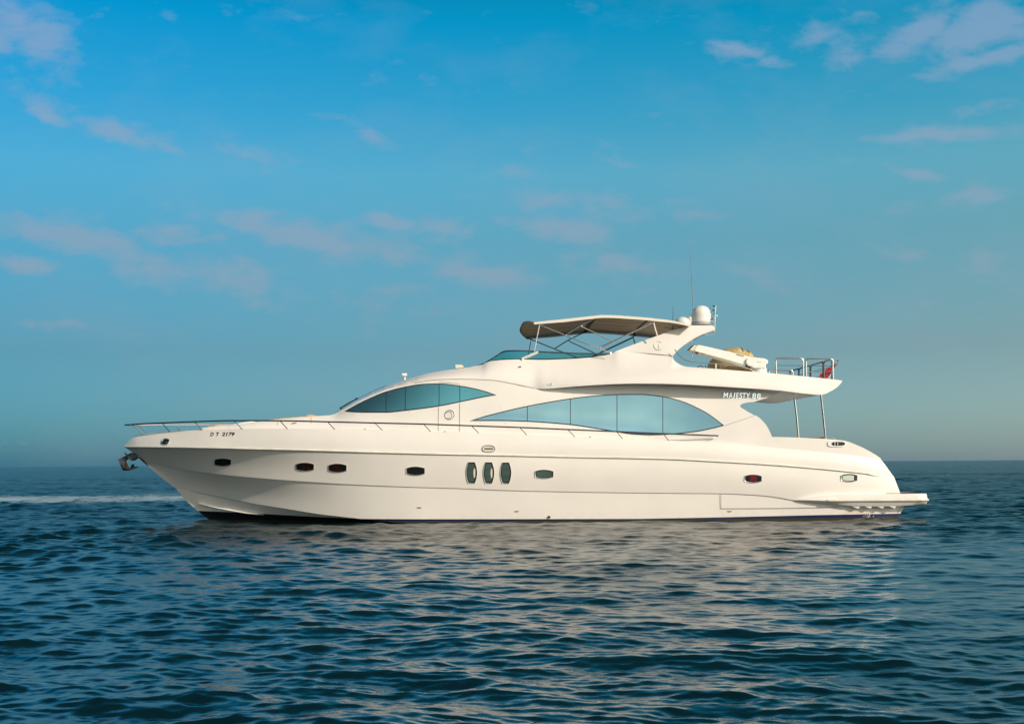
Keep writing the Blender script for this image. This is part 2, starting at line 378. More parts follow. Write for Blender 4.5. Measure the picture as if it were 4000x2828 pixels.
T_C3 = [(690, 1908, .015), (730, 1915, .14), (830, 1934, .46), (1000, 1968, 1.18), (1150, 1992, 1.78), (1250, 2008, 2.1), (1330, 2017, 2.31), (1400, 2025, 2.46), (1500, 2036, 2.62), (1650, 2048, 2.76), (1800, 2056, 2.8), (2500, 2066, 2.9), (3300, 2060, 2.85), (3490, 2055, 2.75)]
T_KEEL = [(900, 2098, 0), (1000, 2130, 0), (1300, 2150, 0), (2500, 2160, 0), (3485, 2150, 0)]
NH = 260
ease = np.linspace(0, 1, NH)**1.35
def spanx(a, b): return a + (b - a) * ease
sil = [(3440, 1793, 2.80), (3447, 1795, 2.79), (3460, 1802, 2.77), (3479, 1833, 2.74), (3492, 1858, 2.72), (3492.5, 1860, 2.72)]
ca_ = curve(T_DECK, NH, x=spanx(486, 3440)); cb_ = curve(T_RUB, NH, x=spanx(486, 3492))
cc_ = curve([(488, 1747, 0)] + [(525, 1772, .0), (567, 1806, .015)] + T_C2[1:], NH, x=spanx(488, 3535), smy=3, smh=10)
cd_ = curve([(567, 1808, 0), (622, 1858, 0), (679, 1901, .008), (690, 1908, .015)] + T_C3[1:], NH, x=spanx(567, 3490), smy=3, smh=10)
ce_ = curve([(690, 1912, 0), (724, 1952, 0), (769, 1992, 0), (825, 2037, 0), (880, 2082, 0)] + T_KEEL, NH, x=spanx(690, 3485), smy=3, smh=0)
cc2_ = curve([(567, 1806, .015)] + T_C2[1:], NH, x=spanx(567, 3535), smy=3, smh=10)
cd2_ = curve([(690, 1908, .015)] + T_C3[1:], NH, x=spanx(690, 3490), smy=3, smh=10)
def panel(a, b, k, bulge, mbx):
    rows = []
    for t in np.linspace(0, 1, k):
        q = a * (1 - t) + b * t
        q = q.copy(); q[:, 2] = np.maximum(q[:, 2] + bulge(q[:, 0]) * math.sin(math.pi * t), 0)
        rows.append(P(q[:, 0], q[:, 1], q[:, 2]))
    loft(mbx, rows)
hull = MB()
flare = lambda x: -.10 * np.exp(-((x - 950) / 330)**2)
panel(ca_, cb_, 9, lambda x: .035 * np.ones_like(x) * np.clip((x - 486) / 300, 0, 1), hull)
panel(cb_, cc_, 13, lambda x: flare(x) * .8 + .04 * np.clip((x - 1500) / 600, 0, 1), hull)
step_in = cc2_.copy(); step_in[:, 2] = np.maximum(step_in[:, 2] - .035 * np.clip((step_in[:, 0] - 590) / 120, 0, 1), 0)
panel(cc2_, step_in, 2, lambda x: 0 * x, hull)
panel(step_in, cd_, 13, lambda x: flare(x) * .9, hull)
step3 = cd2_.copy(); step3[:, 2] = np.maximum(step3[:, 2] - .05 * np.clip((step3[:, 0] - 715) / 120, 0, 1), 0)
panel(cd2_, step3, 2, lambda x: 0 * x, hull)
panel(step3, ce_, 9, lambda x: 0 * x, hull)
dk = P(ca_[:, 0], ca_[:, 1], ca_[:, 2]); cap(hull, dk, .06 * np.clip((ca_[:, 0] - 900) / 500, 0, 1))
# transom between the two sides
tr = [P(3440, 1793, 2.80), P(3492, 1862, 2.84), P(3535, 1972, 2.80), P(3500, 2012, 2.78), P(3490, 2055, 2.75)]
tr = np.array(tr); cap(hull, tr, 0, 4)
HUL = hull
# underbody paint: bottom colour below a painted line that follows the boot top
zx = []
for px, py, hb in [(700, 1990, 0), (780, 1995, 0), (957, 2003, .8), (1200, 2016, 1.6), (1400, 2025, 2.25), (1800, 2027, 2.75), (2500, 2026, 2.92), (2820, 2020, 2.92), (3200, 2011, 2.9), (3500, 2005.5, 2.8)]:
    q = p1(px, py, hb); zx.append((q[0], q[2]))
XLO, XHI = -16.0, 16.0
def hull_mat():
    m = GEL.copy(); m.name = 'hull_paint'; t = m.node_tree; p = t.nodes['Principled BSDF']
    o = t.nodes.new('ShaderNodeTexCoord').outputs['Object']; s = t.nodes.new('ShaderNodeSeparateXYZ'); t.links.new(o, s.inputs[0])
    f = nmath(t, 'DIVIDE', nmath(t, 'SUBTRACT', s.outputs[0], XLO), XHI - XLO)
    line = nramp(t, f, [((x - XLO) / (XHI - XLO), max(0, z) * 2) for x, z in zx])
    rgb = t.nodes.new('ShaderNodeRGBToBW'); t.links.new(line, rgb.inputs[0])
    below = nmath(t, 'LESS_THAN', s.outputs[2], nmath(t, 'MULTIPLY', rgb.outputs[0], .5))
    # antifouling: black forward, navy aft; a little green growth below
    fore = nmath(t, 'LESS_THAN', s.outputs[0], -4.2)
    weed = nmath(t, 'LESS_THAN', s.outputs[2], -.015)
    botc = nmix(t, fore, (.006, .010, .075), (.008, .008, .012)); botc = nmix(t, weed, botc, (.035, .035, .012))
    # rust weep under the aft discharge
    n = t.nodes.new('ShaderNodeTexNoise'); t.links.new(o, n.inputs['Vector']); n.inputs['Scale'].default_value = 6; n.inputs['Detail'].default_value = 5
    q = p1(3350, 1998, 2.9)
    dx = nmath(t, 'MULTIPLY', nmath(t, 'SUBTRACT', s.outputs[0], float(q[0])), 1.6); dz = nmath(t, 'MULTIPLY', nmath(t, 'SUBTRACT', s.outputs[2], float(q[2])), 7.0)
    rr = nmath(t, 'ADD', nmath(t, 'MULTIPLY', dx, dx), nmath(t, 'MULTIPLY', dz, dz))
    st = nmath(t, 'MULTIPLY', nmath(t, 'SUBTRACT', nmath(t, 'MULTIPLY_ADD', n.outputs[0], 1.4, -.05), rr), .55, clamp=True)
    # faint grime just above the boot top
    hgt = nmath(t, 'SUBTRACT', s.outputs[2], nmath(t, 'MULTIPLY', rgb.outputs[0], .5))
    gr = nmath(t, 'MULTIPLY', nmath(t, 'SUBTRACT', 1.0, nmath(t, 'MULTIPLY', hgt, 3.0), clamp=True), nmath(t, 'MULTIPLY_ADD', n.outputs[0], 1.2, -.45, clamp=True))
    base = p.inputs['Base Color'].links[0].from_socket
    c = nmix(t, nmath(t, 'MULTIPLY', gr, .45), base, (.50, .47, .36)); c = nmix(t, st, c, (.66, .44, .20))
    t.links.new(nmix(t, below, c, botc), p.inputs['Base Color'])
    return m
HULLM = hull_mat()
hullo = HUL.build('hull', HULLM, yacht, angle=24)
Fhull_tabs = [T_DECK, T_RUB, T_C2, T_C3]
_hy = [fn(t, 1, 6) for t in Fhull_tabs]; _hh = [fn(t, 2, 30) for t in Fhull_tabs]
def FH(x, y):                               # half-breadth of the topsides at a pixel
    x = np.asarray(x, float); y = np.asarray(y, float); out = np.zeros(np.broadcast(x, y).shape)
    ys = [f(x) for f in _hy]; hs = [f(x) for f in _hh]
    bul = [.035 * np.clip((x - 486) / 300, 0, 1), flare(x) * .8 + .04 * np.clip((x - 1500) / 600, 0, 1), flare(x) * .9]
    out = hs[0] + 0 * y
    for k in range(3):
        t = np.clip((y - ys[k]) / (ys[k + 1] - ys[k] + 1e-6), 0, 1); val = hs[k] * (1 - t) + hs[k + 1] * t + bul[k] * np.sin(math.pi * t)
        out = np.where(y >= ys[k], val, out)
    return out
# rub rail
rb = MB(); xr = np.linspace(487, 3393, 200)
c = np.array([P(x, fn(T_RUB, 1, 6)(x), fn(T_RUB, 2, 30)(x)) for x in xr])
prof = [(.00, .038), (-.024, .033), (-.036, .014), (-.036, -.012), (-.024, -.030), (.0, -.036)]
rows = [c + np.array([0, dy, dz]) for dy, dz in prof]; loft(rb, rows)
rub = rb.build('rub_rail', RUB, yacht, angle=50)
mb = MB(); tube(c + [0, -.038, .000], .012, 6, mb); tube(mir(c + [0, -.038, .0]), .012, 6, mb); mb.build('steel_strip', GEL2, rub)
mb = MB(); q = [(3393, 1850), (3415, 1855.5), (3440, 1858)]; cc = np.array([p1(x, y, FH(x, y) + .012) for x, y in q]); tube(cc, .04, 8, mb, rr=[.042, .03, .004]); mb.build('rail_end_cap', GEL, rub)
# spray rail near the stem
mb = MB(); xs = np.linspace(775, 1030, 24); yc = np.interp(xs, [775, 900, 1030], [1966, 1989.5, 2010.5]); wd = np.interp(xs, [775, 840, 960, 1030], [.6, 4.2, 5.2, .6])
from mathutils.bvhtree import BVHTree
bvh = BVHTree.FromObject(hullo, bpy.context.evaluated_depsgraph_get())
def hit(x, y):
    a = Vector(CL); d = (Vector(p1(x, y, 0)) - a).normalized(); h = bvh.ray_cast(a, d)[0]; return -h.y if h else 0.0
hbx = smooth(np.array([hit(x, y) for x, y in zip(xs, yc)]), 2)
rows = [P(xs, yc - wd, hbx - .06), P(xs, yc - wd, hbx - .01), P(xs, yc + wd, hbx + .10), P(xs, yc + wd + 1, hbx - .05)]; loft(mb, rows); mb.build('spray_rail', GEL2, hullo, angle=60)

# ------------------------------------------------------------------ SWIM PLATFORM
sw = MB()
T_PT = [(3105, 1952, 3.03), (3135, 1945, 3.08), (3170, 1940, 3.12), (3234, 1933.5, 3.16), (3300, 1931.5, 3.18), (3518, 1929, 3.18), (3600, 1928.5, 3.16), (3619, 1928.5, 3.08)]
T_PM = [(3105, 1953, 3.04), (3135, 1953, 3.12), (3234, 1955, 3.20), (3350, 1954, 3.22), (3600, 1952.5, 3.20), (3624, 1952, 3.12)]
T_PB = [(3105, 1954, 3.02), (3146, 1959, 3.06), (3234, 1967, 3.10), (3326, 1975, 3.12), (3440, 1977.5, 3.10), (3560, 1973, 3.10), (3619, 1968, 3.05)]
xs0 = np.linspace(0, 1, 70)
def cr(tab, smy=4): return curve(tab, 70, smy=smy, smh=8, x=tab[0][0] + (tab[-1][0] - tab[0][0]) * xs0)
a, b, c3 = cr(T_PT), cr(T_PM), cr(T_PB)
top_in = a.copy(); top_in[:, 2] -= .06
r0 = P(top_in[:, 0], top_in[:, 1] - 1.2, top_in[:, 2]); r1 = P(*a.T); r2 = P(*b.T)
mid = (b + c3) / 2; mid[:, 2] += .01; r3 = P(*mid.T); r4 = P(*c3.T); low = c3.copy(); low[:, 2] -= .25; r5 = P(low[:, 0], low[:, 1] + 4, low[:, 2])
loft(sw, [r0, r1, r2, r3, r4, r5]); cap(sw, r0, 0, 4); cap(sw, r5, 0, 4)
cap(sw, np.array([r0[-1], r1[-1], r2[-1], r3[-1], r4[-1], r5[-1]]), 0, 6)
swo = sw.build('swim_platform', GEL, yacht, angle=40)
mb = MB(); k = slice(36, 70); q = b[k]; cc = P(q[:, 0], q[:, 1], q[:, 2] + .01); xs = np.linspace(3234, 3626, 50)
cc = P(xs, fn(T_PM, 1)(xs), fn(T_PM, 2)(np.minimum(xs, 3622)) + .02)
rows = [cc + [0, dy, dz] for dy, dz in ((0.02, .03), (-.02, .027), (-.03, 0), (-.02, -.027), (.02, -.03))]; loft(mb, rows)
e = cc[-1]; tube(np.array([e, e * [1, 0, 1] + [.10, 0, 0], mir(e)]), .028, 6, mb)
mb.build('platform_rub_strip', RUB, swo)
mb = MB(); q = P(3535, 1927.4, 3.0); q2 = P(3606, 1927.4, 3.0); mb.add([(q[0] - .6, q[1], q[2] + .012), (q2[0], q2[1], q2[2] + .012), (q2[0], -q2[1], q2[2] + .012), (q[0] - .6, -q[1], q[2] + .012)], [(0, 1, 2, 3)]); mb.build('teak_decking', TEAK, swo, smooth=False)
for x0, x1 in ((3323, 3358), (3372, 3405), (3420, 3452), (3468, 3499)):
    mb = MB(); prism(mb, [(x0, 1976), (x1, 1975), (x1 - 1, 1984), (x0 + 26, 1984.5)], 3.09, .35); mb.build('support_bracket', GEL, swo, smooth=False)
# stern quarter under the platform
mb = MB(); qs = [(3470, 1972), (3548, 1972), (3535, 1978), (3522, 1986), (3509, 1998), (3502, 2008), (3498, 2022), (3494, 2048), (3470, 2048)]
prism(mb, qs, 2.74, 5.48); mb.build('stern_quarter', HULLM, hullo, angle=50)

# ------------------------------------------------------------------ DECKHOUSE
def tf(pts): return fn(pts, 1, 4)
yD = fn(T_DECK, 1, 6)
E_TOP = [(780, 1672, 1.1), (804, 1669, 1.15), (850, 1664, 1.2), (912, 1658, 1.25), (999, 1648, 1.35), (1100, 1637, 1.42), (1190, 1629, 1.5), (1291, 1621.5, 1.55), (1309, 1616, 1.52), (1330, 1604, 1.55), (1400, 1567, 1.75), (1507, 1521, 1.95), (1600, 1499, 2.12), (1657, 1490, 2.2), (1762, 1482, 2.3),
  (1850, 1482, 2.36), (1909, 1485, 2.4), (1996, 1498, 2.44), (2087, 1517, 2.46), (2200, 1516, 2.44), (2323, 1507, 2.42), (2475, 1502, 2.42), (2600, 1503, 2.42), (2700, 1507, 2.42), (2800, 1512, 2.45), (2900, 1518, 2.55), (2980, 1526, 2.68), (3056, 1533, 2.84), (3100, 1537, 2.9), (3450, 1600, 2.9)]
D_HB = [(780, 1, 1.25), (1000, 1, 1.6), (1291, 1, 2.0), (1400, 1, 2.15), (1500, 1, 2.27), (1700, 1, 2.44), (2000, 1, 2.55), (2500, 1, 2.6), (2650, 1, 2.7), (2780, 1, 2.86), (2900, 1, 2.97), (3016, 1, 2.99), (3150, 1, 2.97), (3300, 1, 2.93), (3400, 1, 2.87), (3450, 1, 2.8)]
hE = fn(E_TOP, 2, 18); yE = fn(E_TOP, 1, 3); hD = fn(D_HB, 2, 18)
def FA(x, y):
    x = np.asarray(x, float); y = np.asarray(y, float); ye = np.minimum(yE(x), yD(x) - 5); t = np.clip((yD(x) - y) / (yD(x) - ye), -.3, 1.1)
    aft = np.clip((x - 3016) / 60, 0, 1)
    base = hD(x) + (hE(x) - hD(x)) * t + .05 * np.sin(math.pi * np.clip(t, 0, 1))
    return base * (1 - aft) + (hD(x) - .0 * t) * aft
top_pts = [(x, float(yE(x))) for x in (780, 804, 850, 912, 999, 1100, 1190, 1291, 1300, 1309, 1318, 1330, 1365, 1400, 1450, 1507, 1550, 1600, 1657, 1710, 1762, 1806, 1850, 1880, 1909, 1950, 1996, 2040, 2087, 2140, 2200, 2260, 2323, 2400, 2475, 2540, 2600, 2650, 2700, 2750, 2800, 2850, 2900, 2940, 2980, 3020, 3056)]
aft_edge = [(3052, 1535), (3020, 1545), (2990, 1556), (2964, 1564), (2948, 1569), (2920, 1572), (2904, 1575), (2895, 1579), (2890.5, 1585), (2893, 1590), (2898, 1594), (2920, 1607), (2946, 1622), (2952, 1622.5), (2960, 1627), (2968, 1633), (2976, 1640), (2985, 1650), (2993, 1660), (3001, 1673), (3008, 1688), (3013, 1699), (3016, 1706.5)]
bul = [(3060, 1707), (3120, 1709), (3180, 1712), (3230, 1714), (3257, 1717), (3280, 1719), (3301, 1721.5), (3320, 1727), (3341, 1735.5), (3370, 1748), (3400, 1764), (3425, 1779), (3439, 1789), (3441, 1796)]
bot = [(x, float(yD(x)) + (8 if x < 2640 else 1.0)) for x in range(3400, 780, -60)]
house = MB(); sheet(house, top_pts + aft_edge + bul + bot, FA, step=11, thick=.07, mirror=True)
houseo = house.build('deckhouse', GEL, yacht, angle=32)
# foredeck trunk top
mb = MB(); xs = np.linspace(780, 1309, 50); cap(mb, P(xs, yE(xs), hE(xs)), .0, 6)
fx = [(780, 1672, 1.1), (770, 1674, .9), (765, 1676, .0)]; mb.build('foredeck_trunk', GEL, houseo)

# ------------------------------------------------------------------ FLYBRIDGE: roof shoulder, coaming, overhanging wings
S_TOP = [(1291, 1621, .9), (1309, 1614.5, .7), (1330, 1597, .75), (1396, 1559, .95), (1450, 1532, 1.1), (1507, 1508, 1.25), (1581, 1483, 1.4), (1671, 1458, 1.6), (1779, 1441, 1.75), (1887, 1424, 1.85), (1895, 1418, 1.88), (1915, 1411, 1.9), (1944, 1407.5, 1.95), (2018, 1404, 2.0), (2105, 1405, 2.02), (2192, 1403, 2.05), (2279, 1398, 2.1), (2350, 1390, 2.12), (2384, 1384, 2.15), (2398, 1378, 2.15), (2414, 1371, 2.15)]
S_AFT = [(2628, 1390, 2.3), (2631, 1402, 2.35), (2638, 1411, 2.4), (2648, 1418.5, 2.45), (2657, 1424.5, 2.5), (2667, 1429, 2.56), (2685, 1433, 2.62), (2720, 1435.5, 2.7), (2759, 1438, 2.76), (2850, 1445, 2.82), (2944, 1452.5, 2.85), (3000, 1456.5, 2.85), (3129, 1469, 2.85), (3255, 1482, 2.82), (3291, 1486.5, 2.80)]
S_ALL = S_TOP + [(2520, 1382, 2.2)] + S_AFT
yS = fn(S_ALL, 1, 0); hS = fn(S_ALL, 2, 12)
B_BOT = [(1291, 1623, 1.55)] + [e for e in E_TOP[8:19]] + [(2122, 1519, 2.55), (2192, 1514, 2.66), (2323, 1504, 2.84), (2475, 1498, 2.97), (2600, 1499, 3.02), (2685, 1502, 3.04), (2870, 1513, 3.05), (3055, 1526, 3.05), (3196, 1542, 3.0), (3240, 1542, 2.97), (3300, 1542, 2.95)]
yB = fn(B_BOT, 1, 2); hB = fn(B_BOT, 2, 16)
K_ = [(1291, 1610, 0), (2000, 1490, 2.42), (2120, 1495, 2.44), (2179, 1479, 2.5), (2300, 1467, 2.6), (2453, 1456, 2.72), (2584, 1450, 2.80), (2800, 1443, 2.84), (2850, 1445, 2.84), (3300, 1489, 2.84)]
yK = fn(K_, 1, 10); hK = fn(K_, 2, 10)
def FB(x, y):
    x = np.asarray(x, float); y = np.asarray(y, float); yb = yB(x); ys = np.minimum(yS(x), yb - 2)
    t = np.clip((yb - y) / (yb - ys), 0, 1)
    v1 = hB(x) + (hS(x) - hB(x)) * t**1.7
    yk = np.clip(yK(x), ys + 1, yb - 3); tk = np.clip((yb - y) / (yb - yk), 0, 1); tu = np.clip((yk - y) / (yk - ys + 1e-3), 0, 1)
    hk = np.maximum(hK(x), hS(x))
    v2 = np.where(y > yk, hB(x) + (hk - hB(x)) * tk**1.35 + .02 * np.sin(math.pi * tk), hk + (hS(x) - hk) * tu)
    w = np.clip((x - 2090) / 160, 0, 1); w = w * w * (3 - 2 * w)
    return v1 * (1 - w) + v2 * w
sp = [(x, float(yS(x))) for x in (1291, 1300, 1309, 1318, 1330, 1350, 1373, 1396, 1423, 1450, 1480, 1507, 1540, 1581, 1625, 1671, 1725, 1779, 1833, 1887, 1895, 1915, 1944, 1980, 2018, 2060, 2105, 2150, 2192, 2235, 2279, 2315, 2350, 2384, 2398, 2414)]
sa_ = [(x, y) for x, y, h in S_AFT]
tip = [(3286, 1496), (3274, 1509), (3258, 1521), (3240, 1531), (3228, 1537), (3215, 1541), (3196, 1542.5)]
bb = [(x, float(yB(x))) for x in (3125, 3055, 2990, 2930, 2870, 2800, 2740, 2685, 2600, 2540, 2475, 2400, 2323, 2250, 2192, 2155, 2122, 2087, 2040, 1996, 1950, 1909, 1850, 1806, 1762, 1710, 1657, 1600, 1550, 1507, 1450, 1400, 1365, 1330, 1318, 1309, 1300)]
fly = MB(); sheet(fly, sp + sa_ + tip + bb, FB, step=10, thick=.10, mirror=True)
xs = np.linspace(1291, 1900, 60); rc = P(xs, yS(xs), FB(xs, yS(xs))); cap(fly, rc, .05, 8)
xs = np.linspace(2090, 3205, 90); cap(fly, P(xs, yB(xs) - .6, FB(xs, yB(xs))), .0, 6)          # soffit
xs = np.linspace(2560, 3291, 50); ysx = np.maximum(yS(xs), 1440); cap(fly, P(xs, ysx + 1.5, FB(xs, ysx + 1.5) - .02), .0, 4)      # aft deck of the flybridge
ae = np.array([P(x, y, FB(x, y)) for x, y in [(3205, 1541.5)] + tip[::-1][1:] + [(3291, 1487)]]); cap(fly, ae, 0, 6)
flyo = fly.build('flybridge', GEL, yacht, angle=32)
# windscreen of the wheelhouse: dark glass across the raked front
mb = MB(); xs = np.linspace(1334, 1506, 30); q = P(xs, yS(xs) - 1.6, hS(xs) * .95); cap(mb, q, .05, 8); mb.build('front_windscreen', PBLK, flyo)
# saloon bulkhead facing the cockpit
mb = MB(); b0 = P(2870, 1560, 2.6); zt, zb_ = b0[2] + .35, 2.3
mb.add([(b0[0], -2.55, zb_), (b0[0], 2.55, zb_), (b0[0], 2.55, zt), (b0[0], -2.55, zt)], [(0, 1, 2, 3)]); mb.build('saloon_doors', PBLK, houseo, smooth=False)
# crease lines and seams
def seam(F, pts, name='panel_seam', w=.010, off=.003, parent=None, m=None, n=40, h=.006):
    return strip(F, pts, w, off, h, n).build(name, m or GROOVE, parent or hullo, smooth=False)
seam(FB, [(1620, 1495), (1700, 1483.5), (1780, 1480.5), (1909, 1484), (1996, 1497), (2087, 1516.5)], w=.011, off=.012, parent=flyo)
seam(FA, [(1713, 1590), (1712.5, 1640), (1712, 1683)], w=.012, off=.010, parent=houseo)
seam(FA, [(1796, 1574), (1795.5, 1640), (1795, 1686)], w=.012, off=.010, parent=houseo)
seam(FA, [(2830, 1662), (2880, 1646), (2945, 1624)], w=.010, off=.010, parent=houseo)
seam(FA, [(1085, 1640), (1085, 1661)], w=.010, off=.008, parent=houseo); seam(FA, [(1215, 1630), (1215, 1655)], w=.010, off=.008, parent=houseo)
seam(FA, [(1716, 1492.5), (1750, 1495), (1796, 1499.5)], w=.010, off=.010, parent=houseo)
FH2 = lambda x, y: FH(x, y) - .02
seam(FH, [(2817, 1929), (2816.5, 1950), (2816, 1986)], w=.013, off=.004); seam(FH, [(2816, 1986), (3000, 1985), (3280, 1980)], w=.013, off=.004)

# ------------------------------------------------------------------ RADAR ARCH
A_POLY = [(2384, 1384), (2398, 1378), (2407, 1372), (2420, 1366.5), (2450, 1355), (2530, 1325), (2600, 1300), (2650, 1283), (2680, 1275.5), (2702, 1271.5), (2740, 1271), (2780, 1271.5), (2789, 1273.5), (2792, 1279), (2792, 1288), (2786, 1291), (2765, 1298), (2741, 1307), (2715, 1320), (2689, 1337), (2668, 1351), (2648, 1368), (2637, 1380), (2628, 1390), (2520, 1380), (2414, 1372)]
def FR(x, y):
    x = np.asarray(x, float); y = np.asarray(y, float); t = np.clip((1392 - y) / 120, 0, 1)
    lo = fn([(2384, 1, 2.15), (2414, 1, 2.15), (2630, 1, 2.3), (2800, 1, 2.35)], 2)(x)
    return lo + .012 - .30 * t**1.2
arch = MB(); sheet(arch, A_POLY, FR, step=9, thick=.22, mirror=True)
xs = np.linspace(2672, 2789, 14); t0 = P(xs, np.interp(xs, [2672, 2702, 2740, 2780, 2789], [1279, 1273, 1272.3, 1273, 1275.5]), FR(xs, 1275) - .02); cap(arch, t0, .02, 6)
xs = np.linspace(2672, 2789, 14); t1 = P(xs, np.interp(xs, [2672, 2689, 2715, 2741, 2765, 2789], [1346, 1335, 1318, 1305, 1296, 1288]), FR(xs, 1300) - .05); cap(arch, t1, 0, 6)
cap(arch, np.array([t0[0], t1[0]]), 0, 6); cap(arch, np.array([t0[-1], t1[-1]]), 0, 6)
archo = arch.build('radar_arch', GEL, yacht, angle=35)
seam(FR, [(2414, 1372.5), (2520, 1380), (2628, 1389.5)], w=.014, off=.010, parent=archo)
# crescent emblem on the arch
lg = []
for k in range(25):
    a = R(50 + 275 * k / 24); lg.append((2572 + 17 * math.cos(a), 1351 - 17 * math.sin(a)))
inn = [(2577 + 11 * math.cos(R(a)), 1352 - 11.5 * math.sin(R(a))) for a in range(285, 90, -15)]
mb = MB(); strip(FR, lg, .020, .012, .02, 50, mb); strip(FR, [(2583, 1338), (2577, 1341), (2574, 1346), (2573, 1353), (2576, 1360)], .014, .012, .02, 20, mb); strip(FR, [(2571, 1363), (2577, 1365.5), (2587, 1365)], .014, .012, .02, 12, mb)
mb.build('crescent_emblem', LOGO, archo)
# domes, mast, aerials
def at(px, py, hb): return p1(px, py, hb)
def ppm(hb): return FPX / (-hb - CL[1])
q = at(2740, 1269.5, 1.45); u = 1 / ppm(1.45)
rd = MB(); pr = [(35 * u, 0), (36.5 * u, 1 * u), (37.5 * u, 8 * u), (37.5 * u, 12 * u)]; lathe(rd, q, pr)
ro = rd.build('radome_base', GREYB, archo)
rd = MB(); pr = [(38 * u, 11 * u), (38.3 * u, 20 * u), (38 * u, 40 * u)] + [(38 * u * math.cos(R(a)), 40 * u + 36.5 * u * math.sin(R(a))) for a in range(6, 90, 7)] + [(.1 * u, 76.5 * u)]
lathe(rd, q, pr, 48); rdo = rd.build('satellite_dome', GEL2, archo); ro.parent = rdo; rdo['label'] = 'tall white satellite dome'
q = at(2667, 1273, .35); u = 1 / ppm(.35); rd = MB(); pr = [(28 * u, 0), (31 * u, 8 * u)] + [(31 * u * math.cos(R(a)), 10 * u + 25 * u * math.sin(R(a))) for a in range(4, 90, 8)] + [(.1 * u, 35 * u)]
lathe(rd, q, pr, 40); rdo = rd.build('small_radome', GEL2, archo)
q = at(2694, 1262, -.5); u = 1 / ppm(-.5); rd = MB(); lathe(rd, q, [(5 * u, -8 * u), (6 * u, 3 * u), (10 * u, 9 * u), (10.5 * u, 20 * u), (8 * u, 23 * u), (.1 * u, 24 * u)], 24); rd.build('cream_antenna_housing', CREAM, archo)
tube(path([(2709, 1268, .6), (2707, 1190, .6), (2702, 1080, .6), (2696, 972, .6)]), .012, 6, rr=[.016, .014, .010, .007]).build('whip_aerial', DSTEEL, archo)
tube(path([(2628, 1290, .8), (2628.5, 1250, .8), (2630, 1195, .8)]), .012, 6, rr=[.018, .014, .010]).build('whip_aerial', DSTEEL, archo)
ms = tube(path([(2791, 1281, 1.7), (2793, 1240, 1.7), (2795, 1194, 1.7)]), .020, 8).build('light_mast', STEEL, archo)
for (x, y, w, h, mt, nm) in ((2790, 1196, 6, 3, BLACK, 'mast_light'), (2786.5, 1212, 4.5, 4, GRN, 'mast_light'), (2799, 1234, 5, 3, GEL2, 'horn'), (2781.5, 1245.5, 4, 3, BLACK, 'mast_light')):
    q = at(x, y, 1.7); u = 1 / ppm(1.7); mb = MB(); lathe(mb, q, [(w * u * .5, -h * u), (w * u, -h * .3 * u), (w * u * .9, h * .6 * u), (w * .3 * u, h * u)], 12); mb.build(nm, mt, ms)
tube(path([(2786, 1228, 1.75), (2800, 1222, 1.65)]), .010, 6).build('crossbar', BLACK, ms)
tube(path([(2781, 1252, 1.7), (2792, 1262, 1.7)]), .012, 6).build('bracket', STEEL, ms)
lp = rounded(path([(2793, 1276, 1.75), (2791, 1300, 1.75), (2783, 1309, 1.75), (2770, 1309, 1.7), (2755, 1304, 1.7)]), .12); tube(lp, .014, 6).build('grab_loop', STEEL, archo)

# ------------------------------------------------------------------ WINDOWS
def inset(poly, d):
    p = np.array(poly, float); n = len(p); out = []
    area = .5 * np.sum(p[:, 0] * np.roll(p[:, 1], -1) - np.roll(p[:, 0], -1) * p[:, 1]); sg = 1 if area > 0 else -1
    for i in range(n):
        a, b, c = p[i - 1], p[i], p[(i + 1) % n]; n1_ = np.array([-(b - a)[1], (b - a)[0]]) * sg; n2_ = np.array([-(c - b)[1], (c - b)[0]]) * sg
        n1_ /= np.linalg.norm(n1_) + 1e-9; n2_ /= np.linalg.norm(n2_) + 1e-9; k = n1_ + n2_; den = max(.35, 1 + float(n1_ @ n2_)); out.append(b + k * d / den)
    return [tuple(q) for q in out]
def window(top, bottom, mull, glass, F, name, label, fw=3.7):
    yt = lambda x: pchip(np.asarray(x, float), *zip(*top)); yb = lambda x: pchip(np.asarray(x, float), *zip(*bottom))
    x0, x1 = top[0][0], top[-1][0]
    xs = np.concatenate([np.linspace(x0, x1, 90)])
    poly = [(x, float(yt(x))) for x in xs] + [(x, float(yb(x))) for x in xs[::-1][1:-1]]
    mb = MB(); sheet(mb, poly, F, step=9, off=.008, thick=.02); fr = mb.build(name, BLACK, houseo, label=label)
    edges = [x0] + list(mull) + [x1]
    for i, (a, b) in enumerate(zip(edges, edges[1:])):
        a2, b2 = a + (1.3 if i else fw * 3.4), b - (1.3 if i < len(edges) - 2 else fw * 3.0)
        t = np.linspace(0, 1, 26); px_ = a2 + (b2 - a2) * t
        up = [(x, float(yt(x)) + fw) for x in px_]; dn = [(x, float(yb(x)) - fw) for x in px_]
        dn = [(x, max(y, u[1] + .6)) for (x, y), u in zip(dn, up)]
        mb = MB(); sheet(mb, up + dn[::-1], F, step=9, off=.016, thick=.012); mb.build('window_pane', glass, fr, angle=60)
window([(1345, 1607), (1400, 1576), (1450, 1552), (1508, 1529), (1583, 1510), (1657, 1499), (1715, 1497.5), (1796, 1506), (1850, 1516), (1900, 1529), (1939, 1543)],
       [(1345, 1607), (1380, 1610), (1431, 1611.5), (1508, 1611.5), (1583, 1604.5), (1715, 1587), (1796, 1571), (1900, 1549.5), (1939, 1543)], [1508, 1583, 1715, 1796], GLA, FA, 'wheelhouse_window', 'forward leaf-shaped side window')
